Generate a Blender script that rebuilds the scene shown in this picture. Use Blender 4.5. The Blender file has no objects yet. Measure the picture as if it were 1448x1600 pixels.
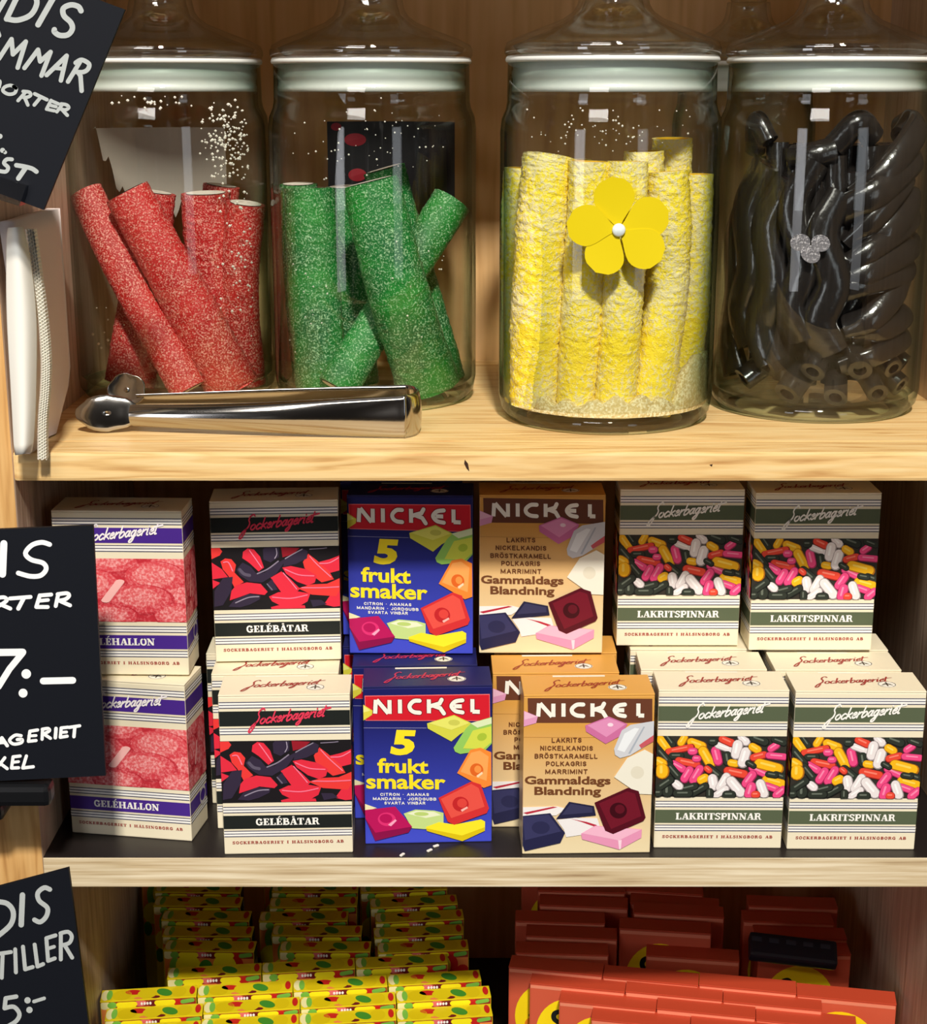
import bpy, bmesh, math, random
from mathutils import Vector, Matrix, noise
random.seed(7)
sc = bpy.context.scene
COL = sc.collection
PI = math.pi

# ------------------------------------------------------------------ camera
ZC = 1.5                      # eye height; the shelving front plane is at Y = 1
FPX = 2464.0                  # focal length in pixels of the 1448 x 1600 frame
TH = math.radians(15.0)
cam_d = bpy.data.cameras.new('camera'); cam = bpy.data.objects.new('camera', cam_d); COL.objects.link(cam)
cam.location = (0, 0, ZC); cam.rotation_euler = (PI/2 - TH, 0, 0)
cam_d.sensor_fit = 'HORIZONTAL'; cam_d.sensor_width = 36.0; cam_d.lens = FPX/1448*36.0
cam_d.clip_start = 0.05; cam_d.clip_end = 50
sc.camera = cam

# ------------------------------------------------------------------ world, lights, exposure
w = bpy.data.worlds.new('world'); sc.world = w; w.use_nodes = True
WN = w.node_tree.nodes; WL = w.node_tree.links; wbg = WN['Background']
wtc = WN.new('ShaderNodeTexCoord'); wmp = WN.new('ShaderNodeMapping'); wmp.inputs['Scale'].default_value = (5.0, 3.0, 0.9)
WL.new(wtc.outputs['Generated'], wmp.inputs[0])
wno = WN.new('ShaderNodeTexNoise'); wno.inputs['Scale'].default_value = 1.9; wno.inputs['Detail'].default_value = 2.0
WL.new(wmp.outputs[0], wno.inputs['Vector'])
wrp = WN.new('ShaderNodeValToRGB'); e = wrp.color_ramp.elements          # dim shop with bright patches added for glass reflections
e[0].position = 0.50; e[0].color = (0.028, 0.023, 0.020, 1)
e[1].position = 0.72; e[1].color = (0.62, 0.58, 0.54, 1)
x = e.new(0.60); x.color = (0.075, 0.062, 0.054, 1)
WL.new(wno.outputs['Fac'], wrp.inputs[0])
wsp = WN.new('ShaderNodeSeparateXYZ'); WL.new(wtc.outputs['Generated'], wsp.inputs[0])
wup = WN.new('ShaderNodeMapRange'); wup.inputs['From Min'].default_value = 0.45; wup.inputs['From Max'].default_value = 0.85; wup.inputs['To Min'].default_value = 1.0; wup.inputs['To Max'].default_value = 5.0
WL.new(wsp.outputs[2], wup.inputs[0])
wmx = WN.new('ShaderNodeVectorMath'); wmx.operation = 'SCALE'; WL.new(wrp.outputs[0], wmx.inputs[0]); WL.new(wup.outputs[0], wmx.inputs['Scale'])
WL.new(wmx.outputs[0], wbg.inputs[0]); wbg.inputs[1].default_value = 0.5
def area(name, loc, target, sx, sy, power, color):
    d = bpy.data.lights.new(name, 'AREA'); d.shape = 'RECTANGLE'; d.size = sx; d.size_y = sy
    d.energy = power; d.color = color
    o = bpy.data.objects.new(name, d); COL.objects.link(o)
    o.location = loc
    o.rotation_euler = (Vector(target) - Vector(loc)).to_track_quat('-Z', 'Y').to_euler()
    return o
area('ceiling_spot', (0.30, -2.4, ZC+3.2), (0.03, 1.1, ZC-0.25), 0.36, 0.30, 300, (1.0, 0.94, 0.84))
area('overhead_fill', (-0.9, -1.7, ZC+2.0), (0.03, 1.1, ZC-0.35), 1.2, 0.6, 26, (1.0, 0.93, 0.86))  # unseen soft fill, added to lift the shaded fronts
area('right_fill_panel', (1.7, -1.9, ZC+0.05), (0.0, 1.1, ZC-0.2), 0.6, 1.5, 5.5, (0.9, 0.94, 1.0))  # unseen panel, added for jar streaks and to lighten the left wall
area('left_fill_panel', (-1.9, -1.6, ZC+0.0), (0.1, 1.1, ZC-0.3), 0.6, 1.5, 11, (0.95, 0.95, 1.0))  # unseen low panel, added to lighten the right wall and streak the jars
sc.view_settings.view_transform = 'Standard'; sc.view_settings.look = 'None'
sc.view_settings.gamma = 1.0; sc.view_settings.use_curve_mapping = False
sc.view_settings.exposure = 0.0
sc.cycles.max_bounces = 14; sc.cycles.transparent_max_bounces = 40
sc.cycles.diffuse_bounces = 5; sc.cycles.glossy_bounces = 6; sc.cycles.transmission_bounces = 12
sc.cycles.use_denoising = True
sc.cycles.sample_clamp_indirect = 4.0

# ------------------------------------------------------------------ helpers
def at(px, py, D):
    """point of the place that the photo shows at pixel (px,py), D metres in front of the eye"""
    xc = (px-724)/FPX; yc = (800-py)/FPX
    Y = math.cos(TH) + yc*math.sin(TH); Z = -math.sin(TH) + yc*math.cos(TH)
    t = D/Y
    return Vector((xc*t, D, ZC + Z*t))
def lin(c):
    c = c/255.0
    return c/12.92 if c <= 0.04045 else ((c+0.055)/1.055)**2.4
def rgb(*c): return (lin(c[0]), lin(c[1]), lin(c[2]), 1)
MATS = {}
def flat(r, g, b, rough=0.5, spec=0.35, metal=0.0, name=None):
    k = (r, g, b, rough, spec, metal, name)
    if k in MATS: return MATS[k]
    m = bpy.data.materials.new(name or 'ink_%d_%d_%d' % (r, g, b)); m.use_nodes = True
    p = m.node_tree.nodes['Principled BSDF']
    p.inputs['Base Color'].default_value = rgb(r, g, b); p.inputs['Roughness'].default_value = rough
    p.inputs['Specular IOR Level'].default_value = spec; p.inputs['Metallic'].default_value = metal
    MATS[k] = m
    return m
def new_mat(name):
    m = bpy.data.materials.new(name); m.use_nodes = True
    return m, m.node_tree.nodes, m.node_tree.links, m.node_tree.nodes['Principled BSDF']
def ramp(N, stops):
    r = N.new('ShaderNodeValToRGB')
    e = r.color_ramp.elements
    while len(e) > 1: e.remove(e[-1])
    e[0].position = stops[0][0]; e[0].color = stops[0][1]
    for p, c in stops[1:]:
        x = e.new(p); x.color = c
    return r
def math_node(N, L, op, a, b=None):
    n = N.new('ShaderNodeMath'); n.operation = op
    for i, v in enumerate((a, b)):
        if v is None: continue
        if isinstance(v, (int, float)): n.inputs[i].default_value = v
        else: L.new(v, n.inputs[i])
    return n.outputs[0]
def wood(name, light, mid, dark, axis, scale=1.0, rough=0.5):
    m, N, L, p = new_mat(name)
    tc = N.new('ShaderNodeTexCoord'); mp = N.new('ShaderNodeMapping')
    L.new(tc.outputs['Object'], mp.inputs[0])
    s = [22*scale]*3; s['XYZ'.index(axis)] = 1.6*scale
    mp.inputs['Scale'].default_value = s
    n1 = N.new('ShaderNodeTexNoise'); n1.inputs['Scale'].default_value = 1.6; n1.inputs['Detail'].default_value = 3
    L.new(mp.outputs[0], n1.inputs['Vector'])
    v = math_node(N, L, 'MULTIPLY', n1.outputs['Fac'], 40.0)
    sn = math_node(N, L, 'SINE', v)
    n2 = N.new('ShaderNodeTexNoise'); n2.inputs['Scale'].default_value = 6.0; n2.inputs['Detail'].default_value = 4
    L.new(mp.outputs[0], n2.inputs['Vector'])
    a = math_node(N, L, 'MULTIPLY', sn, 0.17)
    b = math_node(N, L, 'ADD', a, n2.outputs['Fac'])
    r = ramp(N, [(0.12, rgb(*dark)), (0.42, rgb(*mid)), (0.8, rgb(*light))])
    L.new(b, r.inputs[0]); L.new(r.outputs[0], p.inputs['Base Color'])
    p.inputs['Roughness'].default_value = rough; p.inputs['Specular IOR Level'].default_value = 0.3
    bp = N.new('ShaderNodeBump'); bp.inputs['Strength'].default_value = 0.12; bp.inputs['Distance'].default_value = 0.002
    L.new(b, bp.inputs['Height']); L.new(bp.outputs[0], p.inputs['Normal'])
    return m
def plywood(name):
    m, N, L, p = new_mat(name)
    tc = N.new('ShaderNodeTexCoord'); mp = N.new('ShaderNodeMapping')
    L.new(tc.outputs['Object'], mp.inputs[0]); mp.inputs['Scale'].default_value = (7, 7, 260)
    n1 = N.new('ShaderNodeTexNoise'); n1.inputs['Scale'].default_value = 1.0; n1.inputs['Detail'].default_value = 5
    L.new(mp.outputs[0], n1.inputs['Vector'])
    r = ramp(N, [(0.3, rgb(150, 120, 84)), (0.45, rgb(206, 184, 146)), (0.62, rgb(236, 222, 192))])
    L.new(n1.outputs['Fac'], r.inputs[0]); L.new(r.outputs[0], p.inputs['Base Color'])
    p.inputs['Roughness'].default_value = 0.65
    return m
def sugared(name, base, deep, crystal, scale, lo, hi, bump=0.6, patch=None, rough=0.45):
    """candy skin rolled in sugar crystals: pale grains over a coloured body"""
    m, N, L, p = new_mat(name)
    tc = N.new('ShaderNodeTexCoord')
    n1 = N.new('ShaderNodeTexNoise'); n1.inputs['Scale'].default_value = scale; n1.inputs['Detail'].default_value = 2.5
    n1.inputs['Roughness'].default_value = 0.65
    L.new(tc.outputs['Object'], n1.inputs['Vector'])
    n2 = N.new('ShaderNodeTexNoise'); n2.inputs['Scale'].default_value = 28; n2.inputs['Detail'].default_value = 3
    L.new(tc.outputs['Object'], n2.inputs['Vector'])
    mix0 = N.new('ShaderNodeMix'); mix0.data_type = 'RGBA'
    r0 = ramp(N, [(0.38, (0, 0, 0, 1)), (0.62, (1, 1, 1, 1))]); L.new(n2.outputs['Fac'], r0.inputs[0])
    L.new(r0.outputs[0], mix0.inputs[0])
    mix0.inputs[6].default_value = rgb(*deep); mix0.inputs[7].default_value = rgb(*base)
    bias = math_node(N, L, 'MULTIPLY', math_node(N, L, 'SUBTRACT', n2.outputs['Fac'], 0.5), -0.35 if patch is None else patch)
    f = math_node(N, L, 'ADD', n1.outputs['Fac'], bias)
    r1 = ramp(N, [(lo, (0, 0, 0, 1)), (hi, (1, 1, 1, 1))]); L.new(f, r1.inputs[0])
    mix1 = N.new('ShaderNodeMix'); mix1.data_type = 'RGBA'
    L.new(r1.outputs[0], mix1.inputs[0]); L.new(mix0.outputs[2], mix1.inputs[6])
    mix1.inputs[7].default_value = rgb(*crystal)
    L.new(mix1.outputs[2], p.inputs['Base Color'])
    p.inputs['Roughness'].default_value = rough; p.inputs['Specular IOR Level'].default_value = 0.45
    bp = N.new('ShaderNodeBump'); bp.inputs['Strength'].default_value = bump; bp.inputs['Distance'].default_value = 0.0012
    L.new(n1.outputs['Fac'], bp.inputs['Height']); L.new(bp.outputs[0], p.inputs['Normal'])
    return m
def thin_glass(name, clear=(0.97, 0.985, 0.975), edge=(0.34, 0.46, 0.39), f0=0.04, rough=0.015):
    m = bpy.data.materials.new(name); m.use_nodes = True
    N = m.node_tree.nodes; L = m.node_tree.links
    N.remove(N['Principled BSDF'])
    out = N['Material Output']
    lw = N.new('ShaderNodeLayerWeight'); lw.inputs['Blend'].default_value = 0.5
    fac = math_node(N, L, 'ADD', math_node(N, L, 'MULTIPLY', math_node(N, L, 'POWER', lw.outputs['Facing'], 5.0), 0.75), f0)
    tr = N.new('ShaderNodeBsdfTransparent'); gl = N.new('ShaderNodeBsdfGlossy'); gl.inputs['Roughness'].default_value = rough
    rp = ramp(N, [(0.5, (*clear, 1)), (0.92, (*edge, 1))]); L.new(lw.outputs['Facing'], rp.inputs[0])
    L.new(rp.outputs[0], tr.inputs[0])
    mx = N.new('ShaderNodeMixShader'); L.new(fac, mx.inputs[0]); L.new(tr.outputs[0], mx.inputs[1]); L.new(gl.outputs[0], mx.inputs[2])
    L.new(mx.outputs[0], out.inputs[0])
    return m
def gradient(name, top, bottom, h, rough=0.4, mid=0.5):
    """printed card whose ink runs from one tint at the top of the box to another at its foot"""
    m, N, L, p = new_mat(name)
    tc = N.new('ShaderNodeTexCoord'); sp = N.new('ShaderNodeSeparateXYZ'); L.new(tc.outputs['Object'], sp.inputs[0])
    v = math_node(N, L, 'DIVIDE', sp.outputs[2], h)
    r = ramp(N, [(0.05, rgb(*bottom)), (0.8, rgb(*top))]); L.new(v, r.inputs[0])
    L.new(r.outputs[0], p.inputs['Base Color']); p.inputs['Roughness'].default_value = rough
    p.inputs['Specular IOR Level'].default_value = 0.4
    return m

class MB:
    def __init__(s): s.v = []; s.f = []; s.m = []; s.mats = []; s.smooth = []
    def mi(s, mat):
        if mat not in s.mats: s.mats.append(mat)
        return s.mats.index(mat)
    def poly(s, pts, mat, smooth=False):
        b = len(s.v); s.v += [tuple(p) for p in pts]; s.f.append(tuple(range(b, b+len(pts)))); s.m.append(s.mi(mat)); s.smooth.append(smooth)
    def add(s, vs, fs, mat, smooth=False):
        b = len(s.v); s.v += [tuple(p) for p in vs]; k = s.mi(mat)
        for f in fs: s.f.append(tuple(i+b for i in f)); s.m.append(k); s.smooth.append(smooth)
    def box(s, lo, hi, mat, bev=0.0, M=None, mats=None):
        bm = bmesh.new(); bmesh.ops.create_cube(bm, size=1.0)
        for v in bm.verts:
            v.co = Vector([lo[i] + (v.co[i]+0.5)*(hi[i]-lo[i]) for i in range(3)])
        if bev: bmesh.ops.bevel(bm, geom=bm.edges[:], offset=bev, segments=2, profile=0.6, affect='EDGES')
        bm.verts.index_update(); bm.normal_update()
        vs = [(M @ v.co if M else v.co.copy()) for v in bm.verts]
        b = len(s.v); s.v += [tuple(p) for p in vs]
        for f in bm.faces:
            mm = mat
            if mats:
                n = f.normal
                for key, mt in mats.items():
                    ax = 'xyz'.index(key[1]); sg = 1 if key[0] == '+' else -1
                    if n[ax]*sg > 0.9: mm = mt
            s.f.append(tuple(v.index+b for v in f.verts)); s.m.append(s.mi(mm)); s.smooth.append(False)
        bm.free()
    def lathe(s, prof, c, mat, n=72, closed=False, smooth=True, sx=1.0):
        vs = []; fs = []
        for (r, z) in prof:
            for i in range(n):
                a = 2*PI*i/n; vs.append((c[0]+r*sx*math.cos(a), c[1]+r*math.sin(a), c[2]+z))
        k = len(prof)
        rng = range(k) if closed else range(k-1)
        for j in rng:
            j2 = (j+1) % k
            for i in range(n):
                i2 = (i+1) % n
                fs.append((j*n+i, j*n+i2, j2*n+i2, j2*n+i))
        s.add(vs, fs, mat, smooth)
    def build(s, name, parent=None, loc=None):
        me = bpy.data.meshes.new(name); me.from_pydata(s.v, [], s.f)
        for m in s.mats: me.materials.append(m)
        me.polygons.foreach_set('material_index', s.m); me.polygons.foreach_set('use_smooth', s.smooth)
        me.update()
        o = bpy.data.objects.new(name, me); COL.objects.link(o)
        if parent: o.parent = parent
        if loc: o.location = loc
        return o
def tag(o, label, cat, group=None):
    o['label'] = label; o['category'] = cat
    if group: o['group'] = group
    return o
def thing(name, label, cat, loc=(0, 0, 0), rz=0.0, group=None):
    o = bpy.data.objects.new(name, None); COL.objects.link(o); o.empty_display_size = 0.03
    o.location = loc; o.rotation_euler = (0, 0, rz)
    return tag(o, label, cat, group)
def dup(root, loc, rot, label, group=None):
    r = root.copy(); COL.objects.link(r); r.location = loc; r.rotation_euler = rot; r['label'] = label
    if group: r['group'] = group
    for ch in list(root.children):
        c = ch.copy(); COL.objects.link(c); c.parent = r
        for g in list(ch.children):
            d = g.copy(); COL.objects.link(d); d.parent = c
    return r

# -- lettering: strokes and polygons laid on a printed surface
def catmull(pts, n=5):
    if len(pts) < 3: return list(pts)
    out = []
    P_ = [pts[0]] + list(pts) + [pts[-1]]
    for i in range(1, len(P_)-2):
        p0, p1, p2, p3 = P_[i-1], P_[i], P_[i+1], P_[i+2]
        for k in range(n):
            t = k/n
            out.append(tuple(0.5*(2*p1[a] + (p2[a]-p0[a])*t + (2*p0[a]-5*p1[a]+4*p2[a]-p3[a])*t*t + (3*p1[a]-p0[a]-3*p2[a]+p3[a])*t**3) for a in (0, 1)))
    out.append(tuple(pts[-1]))
    return out
_LIFT = [0]
def stroke(mb, pts, wd, fn, mat, smooth=False, caps=True):
    """a pen stroke of width wd along 2-D points; fn maps 2-D to the surface; each run lies a hair above the last"""
    if smooth: pts = catmull(pts)
    q = [pts[0]]
    for p_ in pts[1:]:
        if math.hypot(p_[0]-q[-1][0], p_[1]-q[-1][1]) > wd*0.04: q.append(p_)
    if len(q) < 2: q = [pts[0], pts[-1]]
    runs = [[q[0]]]
    for i in range(1, len(q)):
        runs[-1].append(q[i])
        if i < len(q)-1:
            a = math.atan2(q[i][1]-q[i-1][1], q[i][0]-q[i-1][0]); b = math.atan2(q[i+1][1]-q[i][1], q[i+1][0]-q[i][0])
            if abs((b-a+PI) % (2*PI)-PI) > 1.0: runs.append([q[i]])
    h = wd/2; e = wd*0.5
    x0, y0 = q[0]; o = Vector(fn(x0, y0)); du = Vector(fn(x0+e, y0))-o; dv = Vector(fn(x0, y0+e))-o
    if du.length < 1e-9 or dv.length < 1e-9: nrm = Vector((0, -1, 0))
    else: nrm = -du.cross(dv).normalized()
    for r in runs:
        _LIFT[0] = (_LIFT[0]+1) % 6
        lift = nrm*(_LIFT[0]*1.6e-5)
        n = len(r); L_ = []; R_ = []
        dirs = []
        for i in range(n-1):
            dx, dy = r[i+1][0]-r[i][0], r[i+1][1]-r[i][1]; l = math.hypot(dx, dy) or 1e-9; dirs.append((dx/l, dy/l))
        for i in range(n):
            d0 = dirs[max(i-1, 0)]; d1 = dirs[min(i, n-2)]
            mx, my = d0[0]+d1[0], d0[1]+d1[1]; l = math.hypot(mx, my) or 1e-9; mx /= l; my /= l
            k = h/max(0.6, mx*d1[0]+my*d1[1])
            L_.append((r[i][0]-my*k, r[i][1]+mx*k)); R_.append((r[i][0]+my*k, r[i][1]-mx*k))
        P3 = lambda p_: Vector(fn(*p_))+lift
        for i in range(n-1): mb.poly([P3(L_[i]), P3(R_[i]), P3(R_[i+1]), P3(L_[i+1])], mat)
        if caps:
            for (c, d, sg) in ((r[0], dirs[0], -1), (r[-1], dirs[-1], 1)):
                a0 = math.atan2(d[1]*sg, d[0]*sg)
                mb.poly([P3((c[0]+h*math.cos(a0-PI/2+PI*t/6), c[1]+h*math.sin(a0-PI/2+PI*t/6))) for t in range(7)], mat)
def ellipse(cx, cy, rx, ry, ang=0.0, n=20):
    ca, sa = math.cos(math.radians(ang)), math.sin(math.radians(ang))
    return [(cx+rx*math.cos(t)*ca-ry*math.sin(t)*sa, cy+rx*math.cos(t)*sa+ry*math.sin(t)*ca) for t in [2*PI*i/n for i in range(n)]]
def capsule(cx, cy, ln, wd, ang, n=6):
    ca, sa = math.cos(math.radians(ang)), math.sin(math.radians(ang)); r = wd/2; hl = max(ln/2-r, 0.001)
    pts = [(hl+r*math.cos(t), r*math.sin(t)) for t in [-PI/2+PI*i/n for i in range(n+1)]]
    pts += [(-hl+r*math.cos(t), r*math.sin(t)) for t in [PI/2+PI*i/n for i in range(n+1)]]
    return [(cx+x*ca-y*sa, cy+x*sa+y*ca) for x, y in pts]
def homography(src):
    """map of a quadrilateral TL,TR,BR,BL to the unit square (u right, v down)"""
    import numpy as np
    dst = [(0, 0), (1, 0), (1, 1), (0, 1)]; A = []; B = []
    for (x, y), (u, v) in zip(src, dst):
        A.append([x, y, 1, 0, 0, 0, -u*x, -u*y]); B.append(u)
        A.append([0, 0, 0, x, y, 1, -v*x, -v*y]); B.append(v)
    h = np.linalg.solve(np.array(A, float), np.array(B, float))
    def f(x, y):
        d = h[6]*x+h[7]*y+1
        return (h[0]*x+h[1]*y+h[2])/d, (h[3]*x+h[4]*y+h[5])/d
    return f
_TXT = {}
def text_mesh(s, bold=0.0, spacing=1.0):
    """lettering outline of a string, scaled to the unit box"""
    k = (s, bold, spacing)
    if k in _TXT: return _TXT[k]
    cu = bpy.data.curves.new('lettering', 'FONT'); cu.body = s; cu.offset = bold; cu.resolution_u = 3; cu.space_character = spacing
    o = bpy.data.objects.new('lettering', cu); COL.objects.link(o)
    dg = bpy.context.evaluated_depsgraph_get(); dg.update()
    me = bpy.data.meshes.new_from_object(o.evaluated_get(dg))
    vs = [(v.co.x, v.co.y) for v in me.vertices]; fs = [tuple(p.vertices) for p in me.polygons]
    bpy.data.objects.remove(o); bpy.data.curves.remove(cu); bpy.data.meshes.remove(me)
    x0 = min(v[0] for v in vs); x1 = max(v[0] for v in vs); y0 = min(v[1] for v in vs); y1 = max(v[1] for v in vs)
    r = ([((x-x0)/(x1-x0), (y1-y)/(y1-y0)) for x, y in vs], fs)
    _TXT[k] = r
    return r
def text(mb, s, x0, y0, x1, y1, fn, mat, bold=0.02, shear=0.0, rise=0.0, spacing=1.0):
    vs, fs = text_mesh(s, bold, spacing)
    mb.add([fn(x0+u*(x1-x0)+shear*(1-v)*(y1-y0), y0+v*(y1-y0)+rise*u) for u, v in vs], fs, mat)

SCRIPT = {
 'S': ([[(2.1, 2.5), (1.75, 2.85), (1.3, 2.5), (1.25, 1.9), (1.6, 1.3), (1.55, .55), (1.1, .05), (.75, -.5), (.6, -1.2), (.95, -1.35), (1.25, -.6), (1.35, .3)]], 2.0),
 'o': ([[(.5, 1), (.15, .75), (.1, .3), (.4, 0), (.75, .2), (.8, .7), (.5, 1)]], .98),
 'c': ([[(.75, .85), (.45, 1), (.12, .6), (.2, .1), (.5, 0), (.85, .25)]], .9),
 'k': ([[(.15, 0), (.15, 2.0)], [(.8, 1), (.2, .45), (.5, .4), (.9, 0)]], .95),
 'e': ([[(.1, .5), (.6, .6), (.65, .9), (.4, 1), (.12, .6), (.2, .1), (.5, 0), (.85, .25)]], .88),
 'r': ([[(.1, 0), (.15, 1), (.2, .6), (.5, .95), (.75, .9)]], .8),
 'b': ([[(.1, 2.0), (.1, .1), (.5, 0), (.8, .4), (.7, .9), (.4, .95), (.12, .6)]], .95),
 'a': ([[(.75, .85), (.4, 1), (.1, .5), (.3, 0), (.6, .2), (.78, 1), (.75, .15), (.95, .1)]], 1.0),
 'g': ([[(.75, .85), (.4, 1), (.1, .5), (.3, 0), (.6, .2), (.78, 1), (.7, -.6), (.35, -1.1), (.1, -.8), (.9, .1)]], 1.0),
 'i': ([[(.15, 1), (.15, .1), (.35, 0)], [(.2, 1.45), (.22, 1.5)]], .5),
 't': ([[(.2, 1.8), (.15, .1), (.45, 0)], [(-.25, 1.2), (1.1, 1.4)]], .8)}
def script(mb, s, x0, y0, width, xh, rise, fn, mat, wd):
    """slanted brush script: baseline starts at x0,y0 (v down) and climbs by rise"""
    adv = sum(SCRIPT[c][1] for c in s); k = width/adv; x = 0
    for c in s:
        st, a = SCRIPT[c]
        for p in st:
            q = [(x0+(x+px+py*0.38)*k, y0-py*xh - rise*(x+px)/adv) for px, py in catmull(p, 3)]
            stroke(mb, q, wd, fn, mat)
        x += a
T_, t_ = .25, .09
SLAB = {
 'L': ([(T_, [(.2, 0), (.2, 1)]), (t_, [(0, .05), (.66, .05)]), (t_, [(0, .95), (.42, .95)]), (.13, [(.6, .05), (.6, .32)])], .72),
 'E': ([(T_, [(.2, 0), (.2, 1)]), (t_, [(0, .05), (.64, .05)]), (t_, [(0, .95), (.62, .95)]), (t_, [(.2, .5), (.5, .5)]), (.12, [(.6, .05), (.6, .3)]), (.12, [(.58, .7), (.58, .95)]), (.1, [(.47, .38), (.47, .62)])], .74),
 'K': ([(T_, [(.2, 0), (.2, 1)]), (t_, [(0, .05), (.4, .05)]), (t_, [(0, .95), (.4, .95)]), (.09, [(.3, .45), (.68, .95)]), (.22, [(.42, .55), (.72, .03)]), (t_, [(.5, .95), (.84, .95)]), (t_, [(.55, .05), (.9, .05)])], .9),
 'A': ([(.1, [(.12, .03), (.4, .97)]), (.24, [(.44, .97), (.68, .03)]), (t_, [(0, .05), (.3, .05)]), (t_, [(.45, .05), (.9, .05)]), (t_, [(.2, .33), (.6, .33)])], .86),
 'R': ([(T_, [(.2, 0), (.2, 1)]), (t_, [(0, .05), (.42, .05)]), (t_, [(0, .95), (.45, .95)]), (.17, [(.35, .94), (.6, .88), (.62, .65), (.5, .52), (.3, .5)]), (.19, [(.55, .48), (.68, .04)]), (t_, [(.6, .05), (.86, .05)])], .86),
 'I': ([(T_, [(.2, 0), (.2, 1)]), (t_, [(0, .05), (.4, .05)]), (t_, [(0, .95), (.4, .95)])], .46),
 'T': ([(T_, [(.38, 0), (.38, 1)]), (t_, [(.16, .05), (.6, .05)]), (t_, [(0, .95), (.76, .95)]), (.11, [(.05, .68), (.05, .95)]), (.11, [(.71, .68), (.71, .95)])], .8),
 'S': ([(.17, [(.58, .78), (.4, .94), (.16, .85), (.16, .65), (.5, .42), (.56, .2), (.36, .05), (.1, .2)]), (.09, [(.6, .7), (.6, .97)]), (.09, [(.06, .02), (.06, .3)])], .7),
 'P': ([(T_, [(.2, 0), (.2, 1)]), (t_, [(0, .05), (.42, .05)]), (t_, [(0, .95), (.45, .95)]), (.18, [(.35, .94), (.6, .86), (.62, .6), (.5, .46), (.3, .45)])], .76),
 'N': ([(.1, [(.16, 0), (.16, 1)]), (.25, [(.14, .95), (.7, .05)]), (.1, [(.72, 0), (.72, 1)]), (t_, [(0, .05), (.34, .05)]), (t_, [(0, .95), (.3, .95)]), (t_, [(.54, .95), (.9, .95)])], .92),
 'G': ([(.2, [(.62, .74), (.45, .93), (.22, .82), (.14, .5), (.22, .18), (.45, .06), (.62, .16)]), (.2, [(.66, .02), (.66, .42)]), (t_, [(.44, .44), (.86, .44)]), (.08, [(.68, .66), (.68, .97)])], .88),
 'O': ([(.2, [(.4, .94), (.18, .8), (.13, .5), (.18, .2), (.4, .06), (.62, .2), (.67, .5), (.62, .8), (.4, .94)])], .82),
 'C': ([(.2, [(.62, .74), (.45, .93), (.22, .82), (.14, .5), (.22, .18), (.45, .06), (.64, .24)]), (.08, [(.66, .66), (.66, .97)])], .76),
 'H': ([(T_, [(.2, 0), (.2, 1)]), (T_, [(.72, 0), (.72, 1)]), (t_, [(0, .05), (.4, .05)]), (t_, [(0, .95), (.4, .95)]), (t_, [(.52, .05), (.92, .05)]), (t_, [(.52, .95), (.92, .95)]), (t_, [(.2, .5), (.72, .5)])], .98),
 'B': ([(T_, [(.2, 0), (.2, 1)]), (t_, [(0, .05), (.4, .05)]), (t_, [(0, .95), (.4, .95)]), (.17, [(.35, .94), (.57, .86), (.57, .65), (.4, .53)]), (.19, [(.4, .53), (.64, .42), (.64, .16), (.35, .06)])], .8),
 ' ': ([], .5)}
SLAB['\u00c9'] = (SLAB['E'][0] + [(.12, [(.25, 1.1), (.48, 1.3)])], SLAB['E'][1])
SLAB['\u00c4'] = (SLAB['A'][0] + [(.16, [(.24, 1.15), (.25, 1.22)]), (.16, [(.58, 1.15), (.59, 1.22)])], SLAB['A'][1])
SLAB['\u00c5'] = (SLAB['A'][0] + [(.08, [(.42, 1.05), (.32, 1.15), (.42, 1.26), (.52, 1.15), (.42, 1.05)])], SLAB['A'][1])
def slab(mb, s, x0, x1, ybase, hgt, fn, mat, track=0.0, asp=None):
    adv = sum(SLAB[c][1]+track for c in s)-track; kx = (x1-x0)/adv; x = 0
    for c in s:
        st, a = SLAB[c]
        for wd, p in st:
            def f2(gx, gy, x=x): return fn(x0+(x+gx)*kx, ybase-gy*hgt)
            stroke(mb, p, wd, f2, mat, smooth=len(p) > 3, caps=len(p) > 3)
        x += a+track

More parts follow.
